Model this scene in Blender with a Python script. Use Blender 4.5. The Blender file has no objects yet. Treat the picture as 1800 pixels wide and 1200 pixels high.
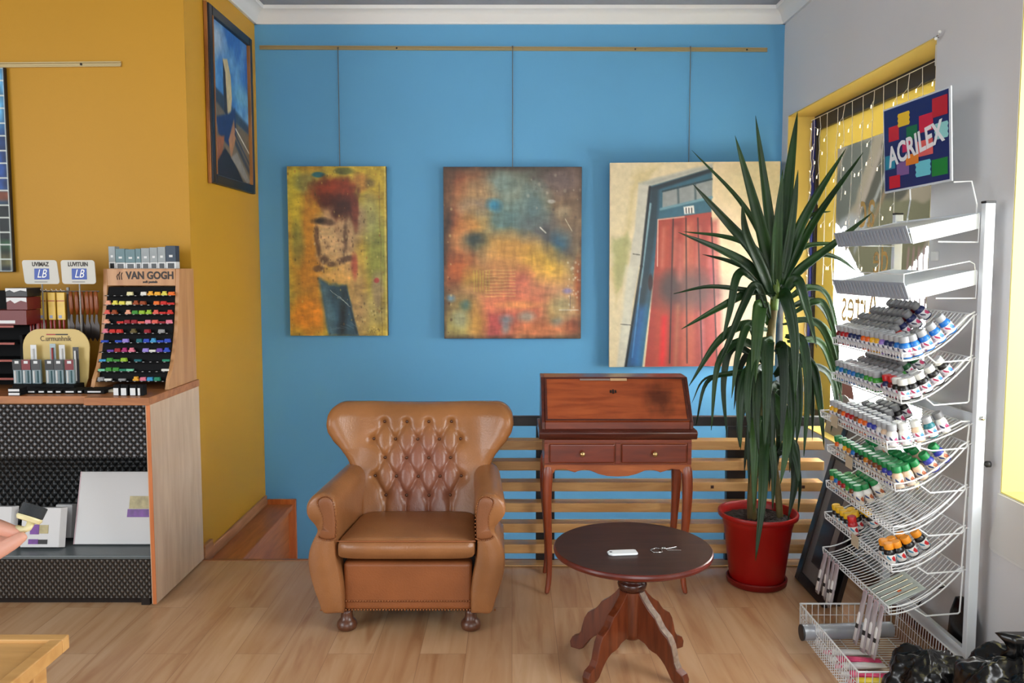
import bpy, bmesh, math, random
import numpy as np
from mathutils import Vector, Matrix, Quaternion
random.seed(7); np.random.seed(7)
SC = bpy.context.scene
COL = SC.collection
PI = math.pi

# ------------------------------------------------------------------ camera
F = 1450.0; TH = math.radians(4.5); SH = -21.0
CAMZ = 1.6
cd = bpy.data.cameras.new('camera'); cam = bpy.data.objects.new('camera', cd); COL.objects.link(cam)
cam.location = (0, 0, CAMZ); cam.rotation_euler = (PI/2-TH, 0, 0)
cd.sensor_width = 36.0; cd.lens = 36.0*F/1800.0; cd.shift_y = SH/1800.0
cd.clip_start = 0.05; cd.clip_end = 100
SC.camera = cam

def P(px, py, Y):
    """point of the plane y=Y seen at photo pixel (px,py): used for laying the room out"""
    u = (px-900)/F; v = (600-py+SH)/F
    d = (u, math.cos(TH)+v*math.sin(TH), -math.sin(TH)+v*math.cos(TH))
    s = Y/d[1]
    return Vector((d[0]*s, Y, CAMZ+d[2]*s))
def PX(px, py, X):
    u = (px-900)/F; v = (600-py+SH)/F
    d = (u, math.cos(TH)+v*math.sin(TH), -math.sin(TH)+v*math.cos(TH))
    s = X/d[0]
    return Vector((X, d[1]*s, CAMZ+d[2]*s))

# ------------------------------------------------------------------ view, world, lights
SC.view_settings.view_transform = 'Standard'; SC.view_settings.look = 'None'
SC.view_settings.exposure = 0.12; SC.view_settings.gamma = 1.0
SC.view_settings.use_curve_mapping = False
w = bpy.data.worlds.new('daylight'); SC.world = w; w.use_nodes = True
bg = w.node_tree.nodes['Background']
bg.inputs['Color'].default_value = (0.93, 0.97, 1.0, 1); bg.inputs['Strength'].default_value = 0.9

def area(name, loc, target, sx, sy, power, color=(1, 1, 1)):
    l = bpy.data.lights.new(name, 'AREA'); l.shape = 'RECTANGLE'; l.size = sx; l.size_y = sy
    l.energy = power; l.color = color
    o = bpy.data.objects.new(name, l); COL.objects.link(o); o.location = loc
    d = Vector(target)-Vector(loc)
    o.rotation_euler = d.to_track_quat('-Z', 'Y').to_euler()
    return o
# daylight entering by the shopfront behind the photographer and by the right-hand windows
area('shopfront_daylight', (1.1, -2.6, 1.7), (0.2, 4, 1.0), 4.0, 2.4, 98, (0.93, 0.97, 1.0))
area('left_shop_window_daylight', (-4.7, 0.4, 1.9), (1.6, 3.6, 1.2), 3.2, 2.2, 145, (0.92, 0.97, 1.0))
area('side_window_daylight', (2.7, 1.75, 1.85), (0.0, 2.9, 1.0), 1.7, 1.7, 80, (0.96, 0.98, 1.0))
area('street_window_daylight', (2.75, 4.5, 1.9), (0.0, 4.4, 1.2), 1.8, 1.9, 720, (0.97, 0.985, 1.0))

# ------------------------------------------------------------------ colours and materials
def lin(c):
    if isinstance(c, str):
        c = c.lstrip('#'); c = tuple(int(c[i:i+2], 16) for i in (0, 2, 4))
    if max(c) > 1.0: c = tuple(x/255.0 for x in c)
    return tuple((x/12.92 if x <= 0.04045 else ((x+0.055)/1.055)**2.4) for x in c[:3])
MATS = {}
def mat(name, col, rough=0.5, metal=0.0, spec=0.5, vary=0.0, vscale=6.0, bump=0.0, bscale=60.0, coat=0.0, stretch=None, trans=0.0):
    if name in MATS: return MATS[name]
    m = bpy.data.materials.new(name); m.use_nodes = True; MATS[name] = m
    nt = m.node_tree; b = nt.nodes['Principled BSDF']
    c = lin(col)
    b.inputs['Base Color'].default_value = (*c, 1); b.inputs['Roughness'].default_value = rough
    b.inputs['Metallic'].default_value = metal; b.inputs['Specular IOR Level'].default_value = spec
    b.inputs['Coat Weight'].default_value = coat
    if trans: b.inputs['Transmission Weight'].default_value = trans
    if vary or bump:
        tc = nt.nodes.new('ShaderNodeTexCoord'); mp = nt.nodes.new('ShaderNodeMapping')
        nt.links.new(tc.outputs['Object'], mp.inputs['Vector'])
        if stretch: mp.inputs['Scale'].default_value = stretch
    if vary:
        n = nt.nodes.new('ShaderNodeTexNoise'); n.inputs['Scale'].default_value = vscale; n.inputs['Detail'].default_value = 5
        nt.links.new(mp.outputs['Vector'], n.inputs['Vector'])
        r = nt.nodes.new('ShaderNodeValToRGB')
        r.color_ramp.elements[0].position = 0.3; r.color_ramp.elements[1].position = 0.7
        r.color_ramp.elements[0].color = (*[x*(1-vary) for x in c], 1)
        r.color_ramp.elements[1].color = (*[min(1, x*(1+vary)) for x in c], 1)
        nt.links.new(n.outputs['Fac'], r.inputs['Fac']); nt.links.new(r.outputs['Color'], b.inputs['Base Color'])
    if bump:
        n2 = nt.nodes.new('ShaderNodeTexNoise'); n2.inputs['Scale'].default_value = bscale; n2.inputs['Detail'].default_value = 4
        nt.links.new(mp.outputs['Vector'], n2.inputs['Vector'])
        bp = nt.nodes.new('ShaderNodeBump'); bp.inputs['Strength'].default_value = bump; bp.inputs['Distance'].default_value = 0.01
        nt.links.new(n2.outputs['Fac'], bp.inputs['Height']); nt.links.new(bp.outputs['Normal'], b.inputs['Normal'])
    return m

def wood(name, c1, c2, axis='X', scale=1.0, rough=0.4, coat=0.0, ring=9.0):
    """streaky wood: noise stretched along the grain axis"""
    if name in MATS: return MATS[name]
    m = bpy.data.materials.new(name); m.use_nodes = True; MATS[name] = m
    nt = m.node_tree; b = nt.nodes['Principled BSDF']; N = nt.nodes.new; L = nt.links.new
    b.inputs['Roughness'].default_value = rough; b.inputs['Coat Weight'].default_value = coat
    b.inputs['Coat Roughness'].default_value = 0.2
    tc = N('ShaderNodeTexCoord'); mp = N('ShaderNodeMapping'); L(tc.outputs['Object'], mp.inputs['Vector'])
    s = [ring*scale]*3; s['XYZ'.index(axis)] = 1.2*scale; mp.inputs['Scale'].default_value = s
    n = N('ShaderNodeTexNoise'); n.inputs['Scale'].default_value = 3.0; n.inputs['Detail'].default_value = 6; n.inputs['Distortion'].default_value = 0.6
    L(mp.outputs['Vector'], n.inputs['Vector'])
    r = N('ShaderNodeValToRGB'); r.color_ramp.elements[0].position = 0.32; r.color_ramp.elements[1].position = 0.68
    r.color_ramp.elements[0].color = (*lin(c1), 1); r.color_ramp.elements[1].color = (*lin(c2), 1)
    L(n.outputs['Fac'], r.inputs['Fac']); L(r.outputs['Color'], b.inputs['Base Color'])
    return m

# ------------------------------------------------------------------ mesh building
class MB:
    def __init__(s): s.v = []; s.f = []; s.mi = []; s.cur = 0
    def add(s, vs, fs):
        o = len(s.v); s.v += [tuple(p) for p in vs]
        s.f += [tuple(i+o for i in f) for f in fs]; s.mi += [s.cur]*len(fs); return s
    def box(s, a, b, M=None):
        x0, y0, z0 = a; x1, y1, z1 = b
        vs = [Vector(p) for p in ((x0,y0,z0),(x1,y0,z0),(x1,y1,z0),(x0,y1,z0),(x0,y0,z1),(x1,y0,z1),(x1,y1,z1),(x0,y1,z1))]
        if M is not None: vs = [M @ p for p in vs]
        return s.add(vs, [(0,3,2,1),(4,5,6,7),(0,1,5,4),(1,2,6,5),(2,3,7,6),(3,0,4,7)])
    def tube(s, pts, r, n=6, closed=False, cap=True):
        pts = [Vector(p) for p in pts]; k = len(pts)
        rs = r if isinstance(r, (list, tuple)) else [r]*k
        T = []
        for i in range(k):
            if closed: t = pts[(i+1) % k]-pts[i-1]
            else: t = pts[min(i+1, k-1)]-pts[max(i-1, 0)]
            T.append(t.normalized() if t.length > 1e-9 else Vector((0, 0, 1)))
        ref = Vector((0, 0, 1)) if abs(T[0].z) < 0.9 else Vector((1, 0, 0))
        nrm = (ref-T[0]*ref.dot(T[0])).normalized()
        vs = []
        for i in range(k):
            nrm = (nrm-T[i]*nrm.dot(T[i]))
            nrm = nrm.normalized() if nrm.length > 1e-6 else T[i].orthogonal().normalized()
            bn = T[i].cross(nrm)
            for j in range(n):
                a = 2*PI*j/n; vs.append(pts[i]+(nrm*math.cos(a)+bn*math.sin(a))*rs[i])
        fs = []
        for i in range(k if closed else k-1):
            a = i*n; b = ((i+1) % k)*n
            for j in range(n): fs.append((a+j, a+(j+1) % n, b+(j+1) % n, b+j))
        if cap and not closed:
            fs.append(tuple(reversed(range(n)))); fs.append(tuple((k-1)*n+j for j in range(n)))
        return s.add(vs, fs)
    def lathe(s, prof, n=24, c=(0, 0, 0), M=None):
        """prof: (r,z) from bottom to top"""
        vs = []; k = len(prof)
        for r, z in prof:
            for j in range(n):
                a = 2*PI*j/n; p = Vector((c[0]+r*math.cos(a), c[1]+r*math.sin(a), c[2]+z))
                vs.append(M @ p if M is not None else p)
        fs = []
        for i in range(k-1):
            for j in range(n): fs.append((i*n+j, i*n+(j+1) % n, (i+1)*n+(j+1) % n, (i+1)*n+j))
        if prof[0][0] > 1e-6: fs.append(tuple(reversed(range(n))))
        if prof[-1][0] > 1e-6: fs.append(tuple((k-1)*n+j for j in range(n)))
        return s.add(vs, fs)
    def prism(s, poly, fn0, fn1):
        """poly: 2D points; fn0/fn1 map a 2D point to the two caps"""
        n = len(poly)
        vs = [Vector(fn0(*p)) for p in poly]+[Vector(fn1(*p)) for p in poly]
        fs = [tuple(reversed(range(n))), tuple(range(n, 2*n))]
        for i in range(n): fs.append((i, (i+1) % n, n+(i+1) % n, n+i))
        return s.add(vs, fs)
    def rings(s, rings, cap=True, closed=False):
        n = len(rings[0]); vs = [p for r in rings for p in r]; fs = []; k = len(rings)
        for i in range(k if closed else k-1):
            a = i*n; b = ((i+1) % k)*n
            for j in range(n): fs.append((a+j, a+(j+1) % n, b+(j+1) % n, b+j))
        if cap and not closed: fs.append(tuple(reversed(range(n)))); fs.append(tuple((k-1)*n+j for j in range(n)))
        return s.add(vs, fs)
    def grid(s, fn, nu, nv):
        vs = [fn(i/nu, j/nv) for j in range(nv+1) for i in range(nu+1)]
        fs = [(j*(nu+1)+i, j*(nu+1)+i+1, (j+1)*(nu+1)+i+1, (j+1)*(nu+1)+i) for j in range(nv) for i in range(nu)]
        return s.add(vs, fs)
    def ball(s, c, r, n=10, m=6):
        r = r if isinstance(r, (list, tuple)) else (r, r, r)
        vs = [(c[0], c[1], c[2]-r[2])]
        for i in range(1, m):
            t = PI*i/m-PI/2
            for j in range(n):
                a = 2*PI*j/n; vs.append((c[0]+r[0]*math.cos(t)*math.cos(a), c[1]+r[1]*math.cos(t)*math.sin(a), c[2]+r[2]*math.sin(t)))
        vs.append((c[0], c[1], c[2]+r[2])); L = len(vs)-1; fs = []
        for j in range(n): fs.append((0, 1+(j+1) % n, 1+j)); fs.append((L, 1+(m-2)*n+j, 1+(m-2)*n+(j+1) % n))
        for i in range(m-2):
            for j in range(n):
                a = 1+i*n; fs.append((a+j, a+(j+1) % n, a+n+(j+1) % n, a+n+j))
        return s.add(vs, fs)
    def mesh(s, name, mats, smooth=False):
        me = bpy.data.meshes.new(name); me.from_pydata(s.v, [], s.f)
        for m in (mats if isinstance(mats, (list, tuple)) else [mats]): me.materials.append(m)
        if any(s.mi): me.polygons.foreach_set('material_index', s.mi)
        bm = bmesh.new(); bm.from_mesh(me); bmesh.ops.recalc_face_normals(bm, faces=bm.faces); bm.to_mesh(me); bm.free()
        if smooth:
            me.polygons.foreach_set('use_smooth', [True]*len(me.polygons))
        me.update(); return me
    def build(s, name, mats, parent=None, smooth=False, bevel=0, sub=0, loc=None, autos=None, seg=2):
        me = s.mesh(name, mats, smooth or autos is not None)
        o = bpy.data.objects.new(name, me); COL.objects.link(o)
        if parent: o.parent = parent
        if loc is not None: o.location = loc
        if autos is not None: me.set_sharp_from_angle(angle=math.radians(autos))
        if bevel:
            b = o.modifiers.new('bevel', 'BEVEL'); b.width = bevel; b.segments = seg; b.limit_method = 'ANGLE'
            b.angle_limit = math.radians(40)
        if sub:
            b = o.modifiers.new('subdivision', 'SUBSURF'); b.levels = sub; b.render_levels = sub
        return o

def tag(o, label, cat, group=None, kind=None):
    o['label'] = label; o['category'] = cat
    if group: o['group'] = group
    if kind: o['kind'] = kind
    return o
def thing(name, label, cat, loc=(0, 0, 0), rz=0.0, group=None):
    o = bpy.data.objects.new(name, None); COL.objects.link(o); o.location = loc; o.rotation_euler = (0, 0, rz)
    o.empty_display_size = 0.05
    return tag(o, label, cat, group)
def struct(o): o['kind'] = 'structure'; return o
def dup(o, parent=None):
    c = o.copy(); COL.objects.link(c)
    if parent is not None: c.parent = parent
    for ch in list(o.children): dup(ch, c)
    return c
def text_part(txt, name, size, m, parent=None, extrude=0.0006, matrix=None, align='CENTER', bold=0.0, shear=0.0, sx=1.0):
    cu = bpy.data.curves.new(name, 'FONT'); cu.body = txt; cu.size = size; cu.extrude = extrude
    cu.align_x = align; cu.align_y = 'CENTER'; cu.offset = bold; cu.shear = shear; cu.resolution_u = 3
    tmp = bpy.data.objects.new(name, cu); COL.objects.link(tmp)
    dg = bpy.context.evaluated_depsgraph_get()
    me = bpy.data.meshes.new_from_object(tmp.evaluated_get(dg)); me.name = name
    bpy.data.objects.remove(tmp)
    if sx != 1.0: me.transform(Matrix.Diagonal((sx, 1, 1, 1)))
    me.materials.clear(); me.materials.append(m)
    o = bpy.data.objects.new(name, me); COL.objects.link(o)
    if parent: o.parent = parent
    if matrix is not None: o.matrix_local = matrix
    return o
def facing(loc, right, up):
    """matrix whose X is right, Y is up, Z towards the viewer"""
    r = Vector(right).normalized(); u = Vector(up); u = (u-r*u.dot(r)).normalized(); n = r.cross(u)
    M = Matrix((r, u, n)).transposed().to_4x4(); M.translation = Vector(loc); return M
def bez(pts, n=12):
    """smooth Catmull-Rom through points"""
    pts = [Vector(p) for p in pts]; out = []
    q = [pts[0]*2-pts[1]]+pts+[pts[-1]*2-pts[-2]]
    for i in range(1, len(q)-2):
        for k in range(n):
            t = k/n; a, b, c, d = q[i-1], q[i], q[i+1], q[i+2]
            out.append(0.5*((2*b)+(c-a)*t+(2*a-5*b+4*c-d)*t*t+(3*b-a-3*c+d)*t**3))
    out.append(pts[-1]); return out
# ------------------------------------------------------------------ room shell
YB, YF, XL, XR, ZC = 5.55, 4.36, -1.69, 1.79, 3.27
M_blue = mat('blue_wall_paint', (94, 157, 198), 0.55, spec=0.3, vary=0.03, vscale=1.2, bump=0.04, bscale=90)
M_yel = mat('ochre_wall_paint', (190, 140, 37), 0.5, spec=0.3, vary=0.03, vscale=1.0, bump=0.04, bscale=90)
M_grey = mat('pale_grey_wall_paint', (216, 215, 216), 0.6, spec=0.25, vary=0.02, vscale=1.5, bump=0.03, bscale=80)
M_ceil = mat('ceiling_paint', (154, 158, 163), 0.7, spec=0.2, vary=0.015)
M_white = mat('white_gloss_paint', (232, 232, 230), 0.4)
M_reveal = mat('yellow_reveal_paint', (226, 196, 104), 0.5, spec=0.3, vary=0.03, vscale=3)
M_skirt = wood('skirting_laminate', (150, 98, 62), (186, 130, 90), 'Y', 1.0, 0.4)

def laminate():
    m = bpy.data.materials.new('oak_laminate'); m.use_nodes = True; nt = m.node_tree; N = nt.nodes.new; L = nt.links.new
    b = nt.nodes['Principled BSDF']; b.inputs['Roughness'].default_value = 0.33; b.inputs['Specular IOR Level'].default_value = 0.45
    tc = N('ShaderNodeTexCoord'); sp = N('ShaderNodeSeparateXYZ'); cb = N('ShaderNodeCombineXYZ')
    L(tc.outputs['Object'], sp.inputs[0]); L(sp.outputs['Y'], cb.inputs['X']); L(sp.outputs['X'], cb.inputs['Y'])
    br = N('ShaderNodeTexBrick'); L(cb.outputs[0], br.inputs['Vector'])
    br.inputs['Scale'].default_value = 1.0; br.inputs['Brick Width'].default_value = 1.25; br.inputs['Row Height'].default_value = 0.19
    br.inputs['Mortar Size'].default_value = 0.0009; br.inputs['Mortar Smooth'].default_value = 0.3; br.offset = 0.37; br.inputs['Bias'].default_value = 0.0
    br.inputs['Color1'].default_value = (*lin((208, 173, 137)), 1); br.inputs['Color2'].default_value = (*lin((191, 151, 114)), 1)
    br.inputs['Mortar'].default_value = (*lin((146, 108, 80)), 1)
    # each board gets its own stretch of grain
    mp = N('ShaderNodeMapping'); L(cb.outputs[0], mp.inputs['Vector']); mp.inputs['Scale'].default_value = (.7, 7, 1)
    ad = N('ShaderNodeMixRGB'); ad.blend_type = 'ADD'; ad.inputs['Fac'].default_value = 1.0
    L(mp.outputs[0], ad.inputs['Color1']); sc = N('ShaderNodeMixRGB'); sc.blend_type = 'MULTIPLY'; sc.inputs['Fac'].default_value = 1
    sc.inputs['Color2'].default_value = (40, 40, 40, 1); L(br.outputs['Color'], sc.inputs['Color1']); L(sc.outputs[0], ad.inputs['Color2'])
    n = N('ShaderNodeTexNoise'); n.inputs['Scale'].default_value = 2.2; n.inputs['Detail'].default_value = 7; n.inputs['Distortion'].default_value = 0.9
    L(ad.outputs[0], n.inputs['Vector'])
    r = N('ShaderNodeValToRGB'); e = r.color_ramp.elements; e[0].position = 0.28; e[1].position = 0.72
    e[0].color = (*lin((214, 188, 168)), 1); e[1].color = (1, 1, 1, 1); r.color_ramp.elements.new(0.47).color = (*lin((240, 230, 218)), 1)
    L(n.outputs['Fac'], r.inputs['Fac'])
    mx = N('ShaderNodeMixRGB'); mx.blend_type = 'MULTIPLY'; mx.inputs['Fac'].default_value = 1
    L(br.outputs['Color'], mx.inputs['Color1']); L(r.outputs['Color'], mx.inputs['Color2'])
    L(mx.outputs[0], b.inputs['Base Color'])
    return m
M_floor = laminate()
struct(MB().box((-5, -3, -0.06), (XR, YF, 0)).build('floor', M_floor))
struct(MB().box((-5.2, -3, ZC), (2.2, YB+0.2, ZC+0.1)).build('ceiling', M_ceil))
struct(MB().box((-1.9, YB, -1.3), (2.2, YB+0.2, ZC)).build('wall_back', M_blue))
struct(MB().box((-5.2, YF, -1.3), (XL, YB+0.2, ZC)).build('wall_left', M_yel))
struct(MB().box((-5.2, -3, -0.06), (-5.0, YF, ZC)).build('wall_far_left', M_grey))
# right wall with its two window openings
W1 = (3.56, 5.44, 0.61, 2.56); W2 = (1.1, 2.97, 0.765, 2.75); XO = 2.12
b = MB()
b.box((XR, W1[1], -1.3), (XO, YB+0.2, ZC)); b.box((XR, W1[0], W1[3]), (XO, W1[1], ZC)); b.box((XR, W1[0], -1.3), (XO, W1[1], W1[2]))
b.box((XR, W2[1], -0.06), (XO, W1[0], ZC)); b.box((XR, W2[0], W2[3]), (XO, W2[1], ZC)); b.box((XR, W2[0], -0.06), (XO, W2[1], W2[2]))
b.box((XR, -3, -0.06), (XO, W2[0], ZC))
struct(b.build('wall_right', M_grey))
for nm_, m_r, (y0, y1, z0, z1) in (('trim_1', M_reveal, W1), ('trim_8', mat('lemon_reveal_paint', (226, 212, 122), 0.5), W2)):
    t = 0.006; b = MB()
    b.box((XR+.002, y1-t, z0), (XO-.02, y1, z1)); b.box((XR+.002, y0, z0), (XO-.02, y0+t, z1))
    b.box((XR+.002, y0+t, z1-t), (XO-.02, y1-t, z1)); b.box((XR+.002, y0+t, z0), (XO-.02, y1-t, z0+t))
    struct(b.build(nm_, m_r))
# crown moulding: stepped cove following the three visible walls
def crown(name, a, d, n, length):
    prof = [(0, 0), (0.018, 0), (0.022, 0.012), (0.03, 0.02), (0.042, 0.05), (0.065, 0.072), (0.085, 0.078), (0.09, 0.1), (0, 0.1)]
    a = Vector(a); d = Vector(d); n = Vector(n)
    q = MB().prism(prof, lambda u, z: a+n*u+Vector((0, 0, z)), lambda u, z: a+d*length+n*u+Vector((0, 0, z)))
    return struct(q.build(name, M_white, autos=30))
crown('trim_2', (XL, YB, 3.168), (1, 0, 0), (0, -1, 0), XR-XL)
crown('trim_3', (XL, YF, 3.168), (0, 1, 0), (1, 0, 0), YB-YF)
crown('trim_4', (XR, 3.0, 3.168), (0, 1, 0), (-1, 0, 0), YB-3.0)
# edge of the landing, the step down behind it and skirting boards
M_nose = wood('nosing_oak', (128, 78, 44), (166, 108, 66), 'X', 1.0, 0.4)
struct(MB().box((XL, YF, -0.03), (XR, YF+0.025, 0.004)).build('trim_5', M_nose, bevel=0.004))
M_step = wood('stair_pine', (152, 84, 40), (184, 110, 58), 'Y', 1.0, 0.35)
b = MB().box((XL, YF+0.026, -0.07), (-1.50, YB, -0.035)); b.box((XL, YF+0.026, -1.2), (-1.53, YB, -0.07))
struct(b.build('trim_6', M_step, bevel=0.004))
struct(MB().box((XL+.01, YF+0.03, -1.3), (XR, YB, -1.2)).build('floor_lower', M_step))
struct(MB().box((XL, YF+0.14, -0.035), (XL+0.016, YB-0.016, 0.03)).build('baseboard_left', M_skirt, bevel=0.004))
struct(MB().box((XL, YF+0.026, -0.03), (XL+0.022, YF+0.14, 0.075)).build('trim_7', M_skirt, bevel=0.003))
M_orange = wood('orange_pine_board', (160, 80, 30), (196, 108, 48), 'Z', 1.0, 0.35)
struct(MB().box((XL+0.016, YB-0.02, -1.2), (-1.478, YB, 0.0)).build('baseboard_back', M_orange, bevel=0.004))
M_redskirt = wood('dark_red_skirting', (96, 48, 26), (124, 66, 38), 'Y', 1.0, 0.35)
struct(MB().box((XR-0.016, 2.3, 0), (XR, YF, 0.075)).build('baseboard_right', M_redskirt, bevel=0.004))

# ------------------------------------------------------------------ window with lettered vinyl and its icicle lights
XG = XR+0.19
M_frame = mat('dark_window_frame', (38, 34, 40), 0.4)
M_bluef = mat('blue_window_edge', (52, 62, 150), 0.4)
def glassmat():
    m = bpy.data.materials.new('window_glass'); m.use_nodes = True; nt = m.node_tree
    for n in list(nt.nodes): nt.nodes.remove(n)
    o = nt.nodes.new('ShaderNodeOutputMaterial'); t = nt.nodes.new('ShaderNodeBsdfTransparent'); g = nt.nodes.new('ShaderNodeBsdfGlossy')
    t.inputs['Color'].default_value = (0.95, 0.97, 0.97, 1); g.inputs['Roughness'].default_value = 0.02
    x = nt.nodes.new('ShaderNodeMixShader'); f = nt.nodes.new('ShaderNodeFresnel'); f.inputs['IOR'].default_value = 1.35
    nt.links.new(f.outputs[0], x.inputs[0]); nt.links.new(t.outputs[0], x.inputs[1]); nt.links.new(g.outputs[0], x.inputs[2]); nt.links.new(x.outputs[0], o.inputs[0])
    return m
M_glass = glassmat()
def film(name, col=None, att=False, through=0.75):
    """vinyl: lets part of the daylight through and shows its own colour"""
    m = bpy.data.materials.new(name); m.use_nodes = True; nt = m.node_tree
    for n in list(nt.nodes): nt.nodes.remove(n)
    o = nt.nodes.new('ShaderNodeOutputMaterial'); t = nt.nodes.new('ShaderNodeBsdfTranslucent'); d = nt.nodes.new('ShaderNodeBsdfDiffuse')
    x = nt.nodes.new('ShaderNodeMixShader'); x.inputs[0].default_value = through
    nt.links.new(d.outputs[0], x.inputs[1]); nt.links.new(t.outputs[0], x.inputs[2]); nt.links.new(x.outputs[0], o.inputs[0])
    if att:
        a = nt.nodes.new('ShaderNodeAttribute'); a.attribute_name = 'paint'
        nt.links.new(a.outputs['Color'], t.inputs['Color']); nt.links.new(a.outputs['Color'], d.inputs['Color'])
    else:
        for s in (t, d): s.inputs['Color'].default_value = (*lin(col), 1)
    return m
win = bpy.data.objects.new('window_1', None); COL.objects.link(win); struct(win); win.location = (XG, 4.5, W1[2])
def wbuild(mb, name, m, **k):
    o = mb.build(name, m, **k); o.parent = win; o.matrix_parent_inverse = Matrix.Translation(win.location).inverted(); return o
y0, y1, z0, z1 = W1; f = 0.05
b = MB(); b.box((XG-.02, y1-f, z0), (XG+.04, y1-.006, z1-.006)); b.box((XG-.02, y0+.006, z0), (XG+.04, y0+f, z1-.006))
b.box((XG-.02, y0+f, z1-f-.05), (XG+.04, y1-f, z1-.006)); b.box((XG-.02, y0+f, z0+.006), (XG+.04, y1-f, z0+.05))
wbuild(b, 'window_frame', M_frame, bevel=0.003)
wbuild(MB().box((XG-.035, y1-.03, z0+.01), (XG-.021, y1-.008, z1-.03)), 'blue_edge_strip', M_bluef)
wbuild(MB().box((XG+.006, y0+f, z0+.05), (XG+.012, y1-f, z1-f-.05)), 'pane', M_glass)
M_yfilm = film('yellow_film', (152, 138, 88), through=0.45)
yp = y1-f-0.30
b = MB(); b.box((XG+.002, yp, z0+.05), (XG+.004, y1-f, z1-f-.05)); b.box((XG+.002, y0+f, z1-f-.05-.16), (XG+.004, yp, z1-f-.05))
wbuild(b, 'yellow_vinyl_band', M_yfilm)
# ------------------------------------------------------------------ a small painter: canvases carry their picture as a colour attribute
def vnoise(h, w, fy, fx, seed, oct=4, gain=0.55):
    rs = np.random.RandomState(seed); out = np.zeros((h, w)); a = 1.0; tot = 0
    for o in range(oct):
        gy, gx = max(2, int(fy*2**o)+2), max(2, int(fx*2**o)+2)
        g = rs.rand(gy, gx)
        yy = np.linspace(0, gy-1.001, h); xx = np.linspace(0, gx-1.001, w)
        y0 = yy.astype(int); x0 = xx.astype(int); ty = (yy-y0)[:, None]; tx = (xx-x0)[None, :]
        ty = ty*ty*(3-2*ty); tx = tx*tx*(3-2*tx)
        A = g[np.ix_(y0, x0)]; B = g[np.ix_(y0, np.minimum(x0+1, gx-1))]
        C = g[np.ix_(np.minimum(y0+1, gy-1), x0)]; D = g[np.ix_(np.minimum(y0+1, gy-1), np.minimum(x0+1, gx-1))]
        out += a*((A*(1-tx)+B*tx)*(1-ty)+(C*(1-tx)+D*tx)*ty); tot += a; a *= gain
    return out/tot
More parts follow.
